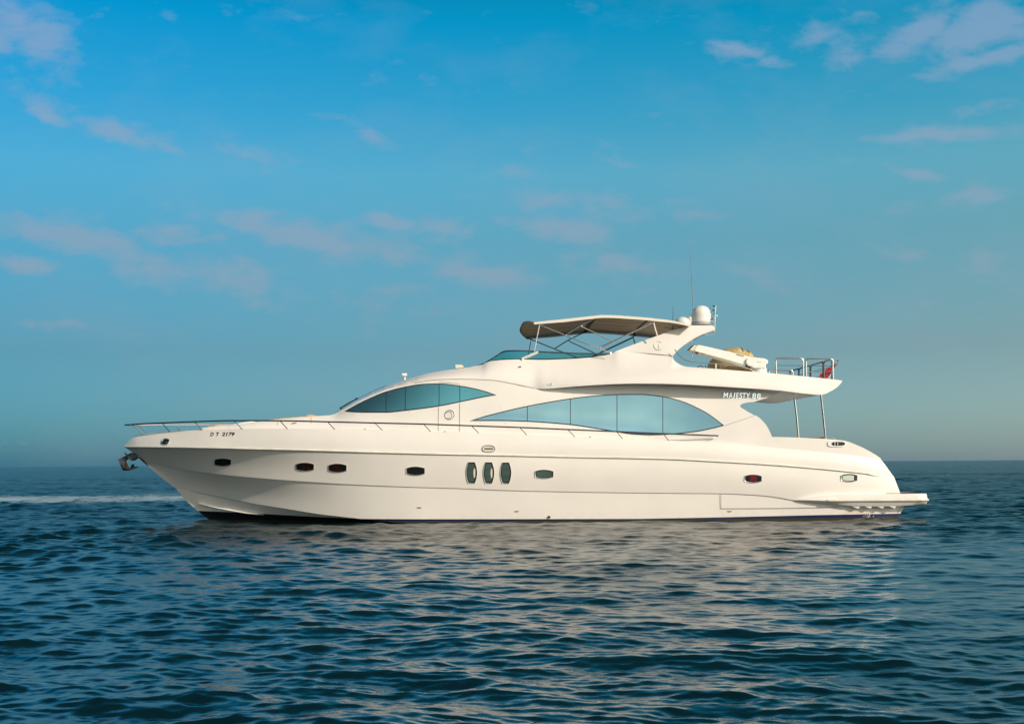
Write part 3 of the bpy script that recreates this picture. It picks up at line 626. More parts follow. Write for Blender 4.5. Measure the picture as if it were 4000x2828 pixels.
window([(1835, 1644), (1887, 1627), (1960, 1608), (2060, 1585), (2140, 1570), (2227, 1556), (2320, 1545), (2408, 1539.5), (2497, 1538.5), (2586, 1547), (2640, 1559), (2680, 1572), (2720, 1590), (2760, 1611), (2795, 1635), (2829, 1662.5)],
       [(1835, 1644), (1931, 1644), (2060, 1647), (2140, 1652), (2227, 1659.6), (2344, 1677), (2410, 1688), (2475, 1697), (2540, 1700), (2600, 1698), (2712, 1687.5), (2792, 1672), (2829, 1662.5)], [2060, 2228, 2410, 2589], GLB, FA, 'saloon_window', 'long aft side window')
# hull ports
def port(cx, cy, w, h, mt, vert=False, extra=None):
    def shp(w, h):
        o = []
        if not vert:
            for t in np.linspace(-1, 1, 13): o.append((cx + t * w, cy - h * (.62 + .38 * (1 - t * t))))
            for t in np.linspace(1, -1, 13): o.append((cx + t * w * (1 - .0), cy + h * (.62 + .38 * (1 - t * t))))
        else:
            for t in np.linspace(-1, 1, 15): o.append((cx + w * (.58 + .42 * (1 - t * t)), cy + t * h))
            for t in np.linspace(1, -1, 15): o.append((cx - w * (.58 + .42 * (1 - t * t)), cy + t * h))
        return o
    out = shp(w, h); inn = shp(w - 2.6, h - 2.4)
    # raised steel frame: outer edge on the hull, lip proud of it
    mb = MB(); n = len(out)
    a = np.array(out); b = np.array(inn); md = (a * .6 + b * .4)
    rows = [P(a[:, 0], a[:, 1], FH(a[:, 0], a[:, 1]) - .01), P(md[:, 0], md[:, 1], FH(md[:, 0], md[:, 1]) + .028), P(b[:, 0], b[:, 1], FH(b[:, 0], b[:, 1]) + .022), P(b[:, 0], b[:, 1], FH(b[:, 0], b[:, 1]) + .002)]
    rows = [np.vstack([r, r[:1]]) for r in rows]; loft(mb, rows, mirror=False, flip=vert)
    fr = mb.build('hull_port', PORTM, hullo, angle=40)
    mb = MB(); sheet(mb, inn, FH, step=8, off=.006, thick=.004); mb.build('seal', BLACK, fr)
    gl = shp(w - (6.2 if not vert else 6.5), h - (4.6 if not vert else 7)); 
    mb = MB(); sheet(mb, gl, FH, step=8, off=.011, thick=.004); mb.build('port_glass', mt, fr)
    if extra:
        em, f0_, f1_ = extra; ex = [(cx + t * (w - 7), cy - (h - 5.5) * (.62 + .38 * (1 - t * t))) for t in np.linspace(f0_, f1_, 8)] + [(cx + t * (w - 7), cy + (h - 5.5) * (.62 + .38 * (1 - t * t))) for t in np.linspace(f1_, f0_, 8)]
        mb = MB(); sheet(mb, ex, FH, step=8, off=.0165, thick=.003); mb.build('inner_blind', em, fr)
    if not vert:
        for dx in (-.30, .35):
            mb = MB(); q = p1(cx + dx * w, cy + h * .62, float(FH(cx, cy)) + .014); lathe(mb, q, [(.004, -.010), (.013, 0), (.004, .010)], 8); mb.build('hinge_bolt', STEEL, fr)
    else:
        for dy in (-.30, .32): mb = strip(FH, [(cx - w * .62, cy + dy * h), (cx, cy + dy * h), (cx + w * .62, cy + dy * h)], .010, .016, .004, 6); mb.build('louvre_bar', BLACK, fr, smooth=False)
    return fr
for cx, cy, w, h, mt, *ex_ in ((870, 1805.5, 33, 16, PBLK), (1191, 1823.5, 36, 17.5, PBLK, (PBRN, -.45, .95)), (1318, 1828, 36.5, 18, PBLK, (PBRN, -.8, .45)), (1623, 1839.5, 37, 18, PBLK), (2125.5, 1851.5, 37, 18, PGRY), (2942, 1869.5, 34.5, 17, PBLK, (PRED, -.45, .5)), (3317, 1866.5, 33, 16.5, PBLK, (PPAL, -1, .72))):
    port(cx, cy, w, h, mt, False, ex_[0] if ex_ else None)
for i, (cx, cy) in enumerate(((1842, 1846), (1909, 1846.5), (1975.5, 1847))):
    fr = port(cx, cy, 22.5, 42, PGRY, True)
    if i < 2:
        mb = MB(); sheet(mb, [(cx + 9, cy - 15), (cx + 14, cy - 17), (cx + 15, cy), (cx + 14, cy + 17), (cx + 9, cy + 22), (cx + 7, cy)], FH, step=8, off=.0165, thick=.003); mb.build('curtain_edge', CREAM, fr)
# fairleads
def ring(pts, F, w, off, m, name, parent, dark, dm=BLACK):
    mb = MB(); sheet(mb, dark, F, step=7, off=.008, thick=.01); base = mb.build(name, dm, parent)
    p = [F and p1(x, y, float(F(x, y)) + off) for x, y in pts + pts[:2]]; tube(np.array(p), w, 8).build('rim', m, base); return base
def oval(cx, cy, a, b, n=24, e=2.6, sk=0.0):
    o = []
    for k in range(n):
        t = 2 * math.pi * k / n; c, s = math.cos(t), math.sin(t); y = b * math.copysign(abs(s)**(2 / e), s)
        o.append((cx + a * math.copysign(abs(c)**(2 / e), c) - sk * y, cy + y))
    return o
fl = ring(oval(646, 1725, 14.5, 11, sk=.25), FH, .022, .012, STEEL, 'bow_fairlead', hullo, oval(646, 1725, 13, 9.5, sk=.25))
tube(np.array([p1(640, 1727, FH(640, 1727) + .03), p1(651, 1727, FH(651, 1727) + .03)]), .02, 8).build('roller', STEEL, fl)
fl = ring(oval(1909.5, 1752, 24, 12.5), FH, .024, .010, GREYB, 'midship_fairlead', hullo, oval(1909.5, 1752, 22, 10.5), CREAM)
tube(np.array([p1(x, 1752, FH(x, 1752) + .012) for x in (1894, 1902, 1917, 1926)]), .028, 8).build('slot', GROOVE, fl)
mb = MB(); sheet(mb, oval(3268, 1733, 35, 12.5, e=3.2), FA, step=7, off=.03, thick=.05); fl = mb.build('stern_fairlead', GEL2, hullo)
mb = MB(); sheet(mb, oval(3275, 1733, 26, 7.5, e=3.0), FA, step=7, off=.036, thick=.02); mb.build('opening', BLACK, fl)
for x in (3260, 3271): 
    mb = MB(); tube(np.array([p1(x, 1727.5, FA(x, 1733) + .045), p1(x, 1738.5, FA(x, 1733) + .045)]), .022, 8, mb); mb.build('roller', STEEL, fl)
tube(path([(3237, 1704.5, 2.9), (3252, 1710, 2.9), (3270, 1719, 2.9)]), .010, 6).build('grab_bar', STEEL, hullo)
# courtesy light, vents, drains
mb = MB(); sheet(mb, oval(1757, 1620, 18, 18, e=2), FA, step=6, off=.014, thick=.03); vo = mb.build('round_side_lamp', GEL2, houseo)
mb = MB(); sheet(mb, oval(1753, 1621, 13, 14, e=2), FA, step=6, off=.020, thick=.02); mb.build('lamp_lens', LAMPG, vo)
tube(np.array([p1(x, y, float(FA(x, y)) + .02) for x, y in oval(1757, 1620, 18, 18, e=2) + oval(1757, 1620, 18, 18, e=2)[:2]]), .010, 6).build('lamp_rim', STEEL, vo)
tube(np.array([p1(x, y, float(FA(x, y)) + .024) for x, y in oval(1753, 1621, 13.5, 14, e=2) + oval(1753, 1621, 13.5, 14, e=2)[:2]]), .008, 6).build('lamp_rim', DSTEEL, vo)
mb = MB(); sheet(mb, [(2138, 1497), (2150, 1494.5), (2157, 1495), (2157.5, 1503), (2153, 1507), (2144, 1506), (2138, 1502)], FB, step=6, off=.012, thick=.02); vo = mb.build('side_light', GEL2, flyo)
mb = MB(); sheet(mb, [(2149, 1496), (2156, 1496.5), (2156, 1503), (2152, 1505), (2148, 1503)], FB, step=6, off=.018, thick=.01); mb.build('light_shade', GREYB, vo)
mb = MB(); sheet(mb, [(2020, 1435.5), (2028, 1431.5), (2032, 1429.5), (2037, 1435)], FB, step=6, off=.02, thick=.03); mb.build('vent_scoop', DARK, flyo)
for x, y in ((1638, 1982), (2018, 1996.5), (2850, 1996.5)):
    mb = MB()
    for dx, dy, w in ((-6, 0, 3.2), (1, 0, 3.4), (6, -.2, 2.6), (1, 3, 1.4)): sheet(mb, [(x + dx - w, y + dy - 1), (x + dx + w, y + dy - 1), (x + dx + w, y + dy + 1), (x + dx - w, y + dy + 1)], FH, step=9, off=.006, thick=.004)
    mb.build('drain_slot', DARK, hullo, smooth=False)
mb = MB(); sheet(mb, oval(2145, 2019, 5, 4.6, e=2), FH, step=6, off=.03, thick=.05); mb.build('discharge_outlet', BLACK, hullo)
for x, y in ((1145, 1653), (1152, 1652.5)):
    tube(np.array([p1(x - 6, y + 1, float(FA(x, y)) + .03), p1(x + 6, y - 1, float(FA(x, y)) + .03)]), .012, 6).build('cleat', DSTEEL, houseo)
for x, y in ((1425, 1676), (1738, 1685), (2305, 1706)):
    tube(np.array([p1(x - 3, y, float(FH(x, y)) + .01), p1(x + 3, y, float(FH(x, y)) + .01)]), .012, 6).build('scupper', DARK, hullo)
sf = None
for x, y in ((1380, 1618), (1422, 1545), (1626, 1497), (1472, 1540), (1813, 1502), (1335, 1611), (1596, 1609), (1698, 1600), (1863, 1628), (1895, 1610), (1955, 1592), (2046, 1579), (2142, 1561), (2240, 1545), (2335, 1536), (2432, 1535), (2620, 1549), (2712, 1581), (1820, 1645), (1876, 1653), (1972, 1653), (2062, 1656), (2165, 1661), (2260, 1672), (2355, 1686), (2450, 1702), (2535, 1705), (2625, 1704), (2710, 1694), (2793, 1677)):
    q = p1(x, y, float(FA(x, y)) + .002)
    if sf is None: mb = MB(); lathe(mb, (0, 0, 0), [(.002, -.010), (.012, 0), (.002, .010)], 6); sf = mb.build('snap_fastener', GROOVE, houseo); o_ = sf
    else: o_ = sf.copy(); COL.objects.link(o_); o_.parent = houseo
    o_.location = q

# ------------------------------------------------------------------ LETTERING
def lettering(name, text, box, F, m, parent, shear=0.0, bold=0.0, off=.004, depth=.004, rise=0.0, space=1.0, ext=1.0):
    cu = bpy.data.curves.new(name, 'FONT'); cu.body = text; cu.size = 1; cu.shear = shear; cu.offset = bold; cu.extrude = .5; cu.space_character = space; cu.resolution_u = 4
    o = bpy.data.objects.new(name, cu); COL.objects.link(o); dg = bpy.context.evaluated_depsgraph_get()
    me = bpy.data.meshes.new_from_object(o.evaluated_get(dg)); v = np.array([tuple(q.co) for q in me.vertices]); fs = [tuple(p.vertices) for p in me.polygons]
    bpy.data.objects.remove(o); bpy.data.meshes.remove(me)
    x0, y0, x1, y1 = box; mn, mx = v.min(0), v.max(0)
    px = x0 + (v[:, 0] - mn[0]) / (mx[0] - mn[0]) * (x1 - x0); py = y1 - (v[:, 1] - mn[1]) / (mx[1] - mn[1]) * (y1 - y0) + rise * (px - x0)
    h = F(px, py) + np.where(v[:, 2] > 0, off + depth, off); mb = MB(); mb.add(P(px, py, h), fs); return mb.build(name, m, parent, smooth=False)
lettering('registration_letter', 'D', (821.5, 1688.5, 835, 1703), FH, INK, hullo, shear=.22, bold=.03, off=.006)
lettering('registration_letter', 'T', (844, 1688.5, 857, 1703), FH, INK, hullo, shear=.22, bold=.03, off=.006)
lettering('registration_number', '2179', (866, 1688, 917, 1703), FH, INK, hullo, shear=.22, bold=.03, off=.006)
for ch, x0, x1, y0, y1, sh in (('M', 2825.5, 2844.5, 1533, 1554, .12), ('A', 2846, 2860.5, 1533.5, 1555.5, .12), ('J', 2860, 2873, 1534, 1558, .16), ('E', 2875, 2886, 1534.5, 1556, .14), ('S', 2887.5, 2900, 1534.5, 1556.5, .12), ('T', 2900.5, 2914, 1535, 1556.5, .12), ('Y', 2914.5, 2931, 1535, 1557, .12), ('8', 2938, 2953.5, 1536, 1557, .06), ('8', 2956, 2971.5, 1537, 1557.5, .06)):
    hflat = float(max(FA(x1, y0), FA(x0, y0))) + .03
    lettering('name_letter', ch, (x0, y0, x1, y1), (lambda h: (lambda x, y: h + 0 * x))(hflat), CHL, houseo, shear=sh, bold=.012, off=0, depth=.02)

# ------------------------------------------------------------------ BOW RAIL
T_RAIL = [(488, 1659.5, .0), (516, 1658, .42), (560, 1655, .68), (632, 1652, 1.02), (760, 1647, 1.55), (913, 1643, 2.02), (1094, 1643.5, 2.4), (1280, 1647.5, 2.66), (1464, 1652, 2.8), (1655, 1656.5, 2.88), (1842, 1663, 2.93), (2030, 1669.5, 2.95), (2218, 1677.5, 2.96), (2408, 1685.5, 2.96), (2590, 1693.5, 2.95), (2700, 1698, 2.96), (2806, 1702, 3.0)]
RAILM = mat('handrail_steel', (.20, .20, .21), .25, metal=1.0)  # dark steel; also carries painted shade on far bimini tubes and transverse guards
xs = 488 + (2806 - 488) * np.linspace(0, 1, 150)**1.2
rl = P(xs, fn(T_RAIL, 1, 3)(xs), fn(T_RAIL, 2, 6)(xs)); 
ST = [((516, 1658), (560, 1693)), ((632, 1652), (663, 1683)), ((760, 1647), (790, 1677)), ((913, 1643), (947, 1674)), ((1094, 1643.5), (1123, 1673)), ((1280, 1648), (1308, 1675)), ((1464, 1652), (1494, 1678)), ((1655, 1656.5), (1682, 1683)), ((1842, 1663), (1871, 1690)), ((2030, 1669.5), (2058, 1696)), ((2218, 1677.5), (2246, 1704)), ((2408, 1685.5), (2432, 1711)), ((2590, 1693.5), (2613, 1719))]
hR = fn(T_RAIL, 2, 6); hT = fn(T_DECK, 2, 30)
for s_, nm in ((0, 'near'), (1, 'far')):
    g = mir if s_ else (lambda z: z)
    ro = tube(g(rl), .024, 8).build('bow_rail', RAILM if s_ == 0 else STEEL, yacht)
    for (a, b) in ST:
        q = np.array([p1(a[0], a[1], float(hR(a[0]))), p1(b[0], b[1] + 3, float(hT(b[0])))]); tube(g(q), .014, 6).build('stanchion', RAILM if s_ == 0 else STEEL, ro)
tube(path([(2792, 1702, 3.0), (2793, 1707, 3.0), (2786, 1708, 3.02)]), .012, 6).build('rail_end_hook', STEEL, yacht)

# ------------------------------------------------------------------ ROOF FITTINGS
sl_ = empty('searchlight', yacht)
mb = MB(); q = at(1581, 1481, .6); u = 1 / ppm(.6); prism(mb, [(1567, 1458.5), (1589, 1457.5), (1588.5, 1467), (1584, 1469), (1574, 1470), (1569, 1464)], .75, .32); mb.build('lamp_head', GEL2, sl_, bevel=.015)
mb = MB(); lathe(mb, q, [(4.5 * u, -5 * u), (4 * u, 3 * u), (2.2 * u, 7 * u), (3 * u, 12 * u), (2.4 * u, 14 * u)], 16); mb.build('pedestal', GEL2, sl_)
mb = MB(); prism(mb, [(1777, 1424), (1800, 1424.5), (1808, 1427), (1811, 1433), (1806, 1436), (1779, 1440), (1777, 1432)], 1.2, .3); ho = mb.build('horn_housing', CREAM, yacht, bevel=.02)
mb = MB(); q = at(1797, 1445, 1.0); lathe(mb, q, [(.05, -.05), (.045, .1)], 12); mb.build('horn_foot', GEL2, ho)
for a, b in (((1331, 1595), (1392, 1558)), ((1345, 1592), (1380, 1569))):
    tube(path([(a[0], a[1] - 3, .8), ((a[0] + b[0]) / 2, (a[1] + b[1]) / 2 - 3, .75), (b[0], b[1], .7)]), .016, 6).build('wiper_arm', BLACK, flyo)
for q in (at(1333, 1596, .8), at(1394, 1560, .7)): mb = MB(); lathe(mb, q, [(.05, -.04), (.05, .05)], 10); mb.build('wiper_motor', BLACK, flyo)

# flybridge windscreen
WT = [(1892, 1419, 1.2), (1930, 1396, 1.45), (1976, 1371.5, 1.7), (2018, 1370, 1.8), (2060, 1371, 1.84), (2105, 1374, 1.87), (2236, 1379.5, 1.95), (2384, 1383, 2.05)]
WB = [(1897, 1418.5, 1.25), (1915, 1411.5, 1.6), (1944, 1407, 1.88), (2018, 1403.5, 1.95), (2105, 1404, 2.0), (2192, 1402, 2.03), (2279, 1397, 2.08), (2384, 1385.5, 2.1)]
tt = np.linspace(0, 1, 60)
wt = curve(WT, 60, smy=0, smh=0, x=1892 + (2384 - 1892) * tt); wb = curve(WB, 60, smy=0, smh=0, x=1897 + (2384 - 1897) * tt)
wo = empty('flybridge_windscreen', yacht)
for g in (lambda z: z, mir): mb = MB(); loft(mb, [g(P(*wb.T)), g(P(*wt.T))], mirror=False); mb.build('screen_glass', CLEAR, wo)
f0t = P(*wt.T)[0]
for g in (lambda z: z, mir):
    tube(g(P(*wt.T)), .024, 8).build('screen_rail', STEEL, wo); tube(g(P(*wb.T) + [0, -.01, 0]), .022, 8).build('screen_seal', BLACK, wo)
    mb = MB(); q = path([(2037, 1404, 2.0), (2102, 1375.5, 1.9)]); tube(g(q), .042, 4, mb); mb.build('screen_strut', GEL2, wo)
tube(np.array([f0t + [0, 0, 0], f0t * [1, 0, 1] + [-.25, 0, 0], mir(f0t)]), .02, 6).build('screen_rail', BLACK, wo)

# ------------------------------------------------------------------ BIMINI
BH = 2.45
NE = [(2087, 1261.5), (2140, 1255.5), (2205, 1249), (2280, 1240.5), (2349, 1233), (2400, 1234), (2471, 1239), (2530, 1243.5), (2575, 1248.5), (2620, 1254), (2660, 1262), (2702, 1275)]
xs = np.linspace(2087, 2702, 64); ys = np.interp(xs, *zip(*NE)); ys = smooth(ys, 1)
ne = P(xs, ys, BH); rows = []; ss = np.linspace(1, -1, 25)
tt = (xs - 2087) / (2702 - 2087)
sag = sum(.05 * np.exp(-((xs - c) / 34.0)**2) for c in (2087, 2340, 2560)) + 0
for s in ss:
    q = ne.copy(); q[:, 1] = -BH * s; q[:, 2] += .14 * (1 - abs(s)**4) + (sag - .035) * (1 - abs(s)**4) * .8
    q[:, 0] -= .30 * (1 - abs(s)**4) * np.clip(1 - tt * 7, 0, 1)
    rows.append(q)
bi = MB(); loft(bi, rows, mirror=False); lo = [r - [0, 0, .012] for r in rows]; loft(bi, lo, mirror=False, flip=True)
bio = bi.build('bimini', CANV, yacht, angle=60, label='taupe folding canopy over the flybridge')
mb = MB(); a0 = ne + [0, -.01, .02]; dr = np.interp(xs, [2087, 2205, 2349, 2575, 2702], [.055, .08, .075, .07, .03]); a1 = ne + np.stack([0 * xs, 0 * xs - .02, -dr], 1)
for g in (lambda z: z, mir): mb = MB(); loft(mb, [g(a0 + [0, .3, .02]), g(a0), g(a1)], mirror=False); mb.build('canopy_hem', CANVW, bio, angle=70)
fe = np.array([r[0] for r in rows]); tube(fe, .035, 8).build('canopy_bow', CANV, bio)
for c_ in (2336, 2352, 2556): 
    j = int(np.argmin(abs(xs - c_))); tube(np.array([r[j] for r in rows]) - [0, 0, .035], .022, 8).build('canopy_bow', DARK, bio)
for yy_ in (.45, .0, -.45):
    j = int(np.argmin(abs(ss - yy_))); tube(rows[j][2:] - [0, 0, .012], .006, 4).build('canopy_seam', DARK, bio)
TB = [([(2089, 1262), (2230, 1319), (2385, 1378), (2387, 1384)], .019), ([(2349, 1236), (2335, 1240), (2269, 1272), (2213, 1307), (2210, 1313)], .019), ([(2270, 1273), (2275, 1278), (2393, 1333)], .017),
      ([(2566, 1248), (2553, 1258), (2393, 1334), (2347, 1355), (2342, 1362)], .019), ([(2552, 1262), (2393, 1337), (2350, 1357)], .012), ([(2107, 1268), (2106, 1275), (2087, 1373)], .017), ([(2553, 1262), (2559, 1285), (2567, 1311)], .026)]
for pts, r_ in TB:
    q = path([(x, y, BH - .02) for x, y in pts]); q = rounded(q, .05, 3)
    for g, mm in ((lambda z: z, STEEL), (mir, RAILM)): tube(g(q), r_, 8).build('bimini_tube' if r_ < .025 else 'bimini_strap', mm if r_ < .025 else WHITE, bio)  # far-side tubes take the darker steel: their shade is put into the colour

# ------------------------------------------------------------------ CRANE
cr_ = empty('deck_crane', yacht); HBc = 1.75
mb = MB(); prism(mb, [(2709, 1368), (2727, 1346.5), (2780, 1358), (2860, 1376.5), (2946, 1398), (2950, 1404), (2930, 1431), (2900, 1424), (2820, 1401), (2720, 1374)], HBc, .42); bo = mb.build('boom', GEL2, cr_, bevel=.02)
mb = MB(); prism(mb, [(2692, 1364.5), (2710, 1348.5), (2725, 1350), (2711, 1367), (2719, 1376.5), (2712, 1374)], HBc - .03, .36); mb.build('boom_head', CREAM, bo, bevel=.012)
mb = MB(); prism(mb, [(2690.5, 1365), (2709, 1347.5), (2711.5, 1349), (2693.5, 1366.5)], HBc - .02, .38); mb.build('rubber_stop', BLACK, bo, smooth=False)
mb = MB(); prism(mb, [(2730, 1374), (2754, 1382), (2900, 1424), (2934, 1433), (2927, 1440), (2860, 1418.5), (2780, 1394), (2726, 1382)], HBc - .04, .34); mb.build('lower_boom', CREAM, bo, bevel=.012)
mb = MB(); prism(mb, [(2735, 1377.5), (2753, 1382.5), (2751, 1385.5), (2734, 1380)], HBc - .035, .01); prism(mb, [(2719, 1371), (2731, 1376), (2729, 1382), (2719, 1376)], HBc - .02, .3); mb.build('sheave_slot', DARK, bo, smooth=False)
mb = MB(); prism(mb, [(2875, 1382.5), (2906, 1391), (2906.5, 1393), (2900, 1392.5), (2876, 1386)], HBc + .004, .01); mb.build('slot', BLACK, bo, smooth=False)
mb = MB(); prism(mb, [(2914, 1418), (2934, 1430), (2929, 1440), (2912, 1431)], HBc - .0, .3); mb.build('hinge', BLACK, bo, smooth=False)
hd = [(2916, 1404), (2921, 1399), (2935, 1396.5), (2950, 1396), (2982, 1399.5), (2990, 1401.5), (3000, 1407), (3002, 1413), (3000, 1420), (2992, 1424), (2992, 1439), (2940, 1438), (2938, 1432), (2922, 1429), (2915, 1420), (2913, 1411)]
mb = MB(); prism(mb, hd, HBc + .08, .55); ho = mb.build('crane_head', GEL2, cr_, bevel=.035)
mb = MB(); prism(mb, [(2956, 1413), (2973, 1413.5), (2973, 1415), (2956, 1414.5)], HBc + .086, .01); mb.build('slot', GREYB, ho, smooth=False)
q = at(2967, 1458, HBc - .2); u = 1 / ppm(HBc); mb = MB(); lathe(mb, q, [(31 * u, -2 * u), (29 * u, 5 * u), (27 * u, 18 * u), (27 * u, 22 * u)], 32); mb.build('crane_pedestal', GEL2, cr_)
hk = tube(path([(2703, 1376, HBc - .2), (2704, 1403, HBc - .2)]), .006, 6).build('hook_wire', DSTEEL, cr_)
mb = MB(); prism(mb, [(2699, 1379), (2706, 1378), (2708, 1386), (2706, 1393), (2704, 1396), (2700, 1388)], HBc - .17, .06); mb.build('hook_block', GEL2, hk, bevel=.01)
tube(path([(2702, 1395, HBc - .2), (2700, 1400, HBc - .2), (2703, 1404, HBc - .2), (2707, 1401, HBc - .2)]), .012, 6).build('hook', STEEL, hk)
# curved handrail in front of the crane
hr = rounded(path([(2636, 1366, 2.45), (2648, 1384, 2.5), (2668, 1403, 2.6), (2695, 1413, 2.68), (2740, 1417, 2.72), (2796, 1421, 2.76), (2860, 1426.5, 2.78), (2905, 1434, 2.8), (2930, 1443, 2.8), (2950, 1453, 2.8)]), .5, 4)
ho = tube(hr, .017, 8).build('wing_handrail', STEEL, flyo); tube(path([(2796, 1421, 2.76), (2796, 1443, 2.8)]), .022, 8).build('stanchion', GEL2, ho)
ar = [(2736 + 10 * math.cos(R(a)), 1439 - 11 * math.sin(R(a)), 1.9) for a in range(0, 181, 20)]; tube(path(ar), .014, 6).build('grab_hoop', BLACK, flyo)
tube(path([(2757, 1442, 1.9), (2756, 1427, 1.9)]), .014, 6).build('socket_pin', BLACK, flyo)

# ------------------------------------------------------------------ AFT GUARD RAIL
RM = STEEL
def hoop(pts, r, rad, parent, nm='guard_hoop', m=STEEL): return tube(rounded(np.array(pts), rad, 5), r, 8).build(nm, m, parent)
gr = empty('aft_guard_rail', flyo); HG = 2.7
hoop(path([(3003, 1458, HG), (3003, 1446, HG), (3096, 1447, HG), (3096, 1467, HG)]), .028, .12, gr)
hoop(path([(3031, 1462, HG), (3031, 1399, HG), (3137, 1400, HG), (3137, 1472, HG)]), .030, .12, gr)
hoop(path([(3149, 1472, HG), (3148, 1401, HG), (3254, 1402, HG), (3254, 1485, HG)]), .030, .12, gr)
for a, b in (((3034, 1427), (3135, 1428)), ((3152, 1429), (3252, 1429)), ((3152, 1452.5), (3252, 1453))): tube(path([(*a, HG), (*b, HG)]), .012, 6).build('guard_bar', RM, gr)
pn = p1(3252, 1402, HG); pb = p1(3254, 1485, HG); w3 = pn[1]
for y0, y1 in ((-2.62, -1.7), (-1.6, -.15), (-.05, 1.35), (1.45, 2.65)):
    zt_, zb2 = pn[2] - .01, pb[2] - .02
    hoop([(pn[0], y0, zb2), (pn[0], y0, zt_), (pn[0], y1, zt_), (pn[0], y1, zb2)], .028, .1, gr, m=RAILM)  # transverse hoops in the darker steel, shade painted in by colour
    for zz in (.33, .66): tube(np.array([(pn[0], y0, zb2 + (zt_ - zb2) * zz), (pn[0], y1, zb2 + (zt_ - zb2) * zz)]), .012, 6).build('guard_bar', RAILM, gr)  # bars darkened like the hoops, shade in the colour
# overhang posts
for pts in ([(3207, 1543, 2.92), (3217, 1634, 2.88), (3226, 1714, 2.84)], [(3104, 1560, .9), (3113, 1634, .9), (3121, 1716, .9)]):
    q = path(pts); q[0] += (q[0] - q[1]) * .04; q[-1][2] -= .1; tube(q, .034, 12).build('overhang_post', STEEL, flyo)
mb = MB(); q = at(3218, 1712, 2.8); lathe(mb, q, [(.10, -.06), (.09, .02), (.05, .05)], 16); mb.build('post_foot', TEAK, houseo)
mb = MB(); a = P(3125, 1709.5, 2.4); b = P(3222, 1706, 2.4); prism(mb, [(3125, 1712), (3222, 1706.5), (3222, 1716), (3125, 1716)], 2.4, .3); mb.build('cockpit_coaming_cap', TEAK, houseo, smooth=False)

# ------------------------------------------------------------------ ANCHOR PLATES ON THE STEM
mb = MB(); prism(mb, [(541, 1787.5), (550, 1788), (560, 1799), (571, 1813), (575, 1818), (560, 1806), (548, 1795)], .16, .32); mb.build('stem_guard_plate', BLACK, hullo, smooth=False)
mb = MB(); prism(mb, [(514, 1769), (519, 1767), (538, 1786), (530, 1790), (516, 1799), (507, 1798), (501, 1789), (500, 1776)], .17, .34); hw = mb.build('anchor_roller_cheek', IRON, hullo, bevel=.01)
tube(path([(500, 1776, .18), (514, 1769, .18)]), .014, 6).build('cheek_edge', BLACK, hw); tube(path([(516, 1799, .18), (537, 1787.5, .18)]), .014, 6).build('cheek_edge', BLACK, hw)

# ================================================================== things aboard (own top-level objects)
def place(o): o.location = BO; o.rotation_euler = (0, 0, YAW); return o
def thing(name, label, cat, at_local, group=None):
    o = empty(name, None, label, cat, group); o.rotation_euler = (0, 0, YAW); o.location = BO + RB @ np.asarray(at_local, float); o['o'] = 0; del o['o']; return o
def child_of(t, ob, base):                  # mesh verts are in yacht frame; shift to the thing's base
    me = ob.data; b = Vector(base)
    for v in me.vertices: v.co -= b
    ob.parent = t; return ob
base = p1(492, 1790, 0)
an = thing('anchor', 'grey galvanised plough anchor hanging from the bow with muddy flukes', 'anchor', base)
mb = MB(); prism(mb, [(460, 1795), (492, 1778.5), (503, 1790), (494, 1797), (488, 1802), (486, 1812), (487, 1828), (480, 1838), (475, 1828), (467, 1811)], .05, .10); child_of(an, mb.build('anchor_shank', IRON, None, bevel=.01), base)
mb = MB(); prism(mb, [(484, 1767), (488, 1767), (498, 1777), (504, 1786), (502, 1791), (492, 1779)], .20, .05); prism(mb, [(486, 1768), (490, 1768), (500, 1777), (506, 1786), (503, 1790), (494, 1779)], -.14, .05); child_of(an, mb.build('anchor_stock', RUST, None, bevel=.006), base)
def fluke(top, yin, yout):
    a = P([479, 497, 536], [1836, 1838, 1823.5], 0); v = []
    return a
mb = MB()
blade = [(475, 1832), (481, 1838), (496, 1838), (512, 1833), (536, 1824), (533, 1822), (514, 1827), (498, 1830), (484, 1828)]
prism(mb, blade, .12, .24)
prism(mb, [(484, 1830), (486, 1812), (489, 1803), (493, 1802), (497, 1812), (502, 1824), (508, 1830), (498, 1834)], .26, .05)
prism(mb, [(508, 1828), (513, 1816), (518, 1811.5), (523, 1813), (524, 1826), (514, 1831)], -.20, .05)
child_of(an, mb.build('anchor_fluke', RUST, None, bevel=.01), base)
mb = MB()
for k in range(4):
    x, y = 503 + k * 3.2, 1787 - k * 2.2; pts = path([(x + 2.4 * math.cos(R(a)), y + 1.5 * math.sin(R(a)), .02 * (-1)**k) for a in range(0, 390, 30)]); tube(pts, .010, 6, mb)
child_of(an, mb.build('chain', DSTEEL, None), base)

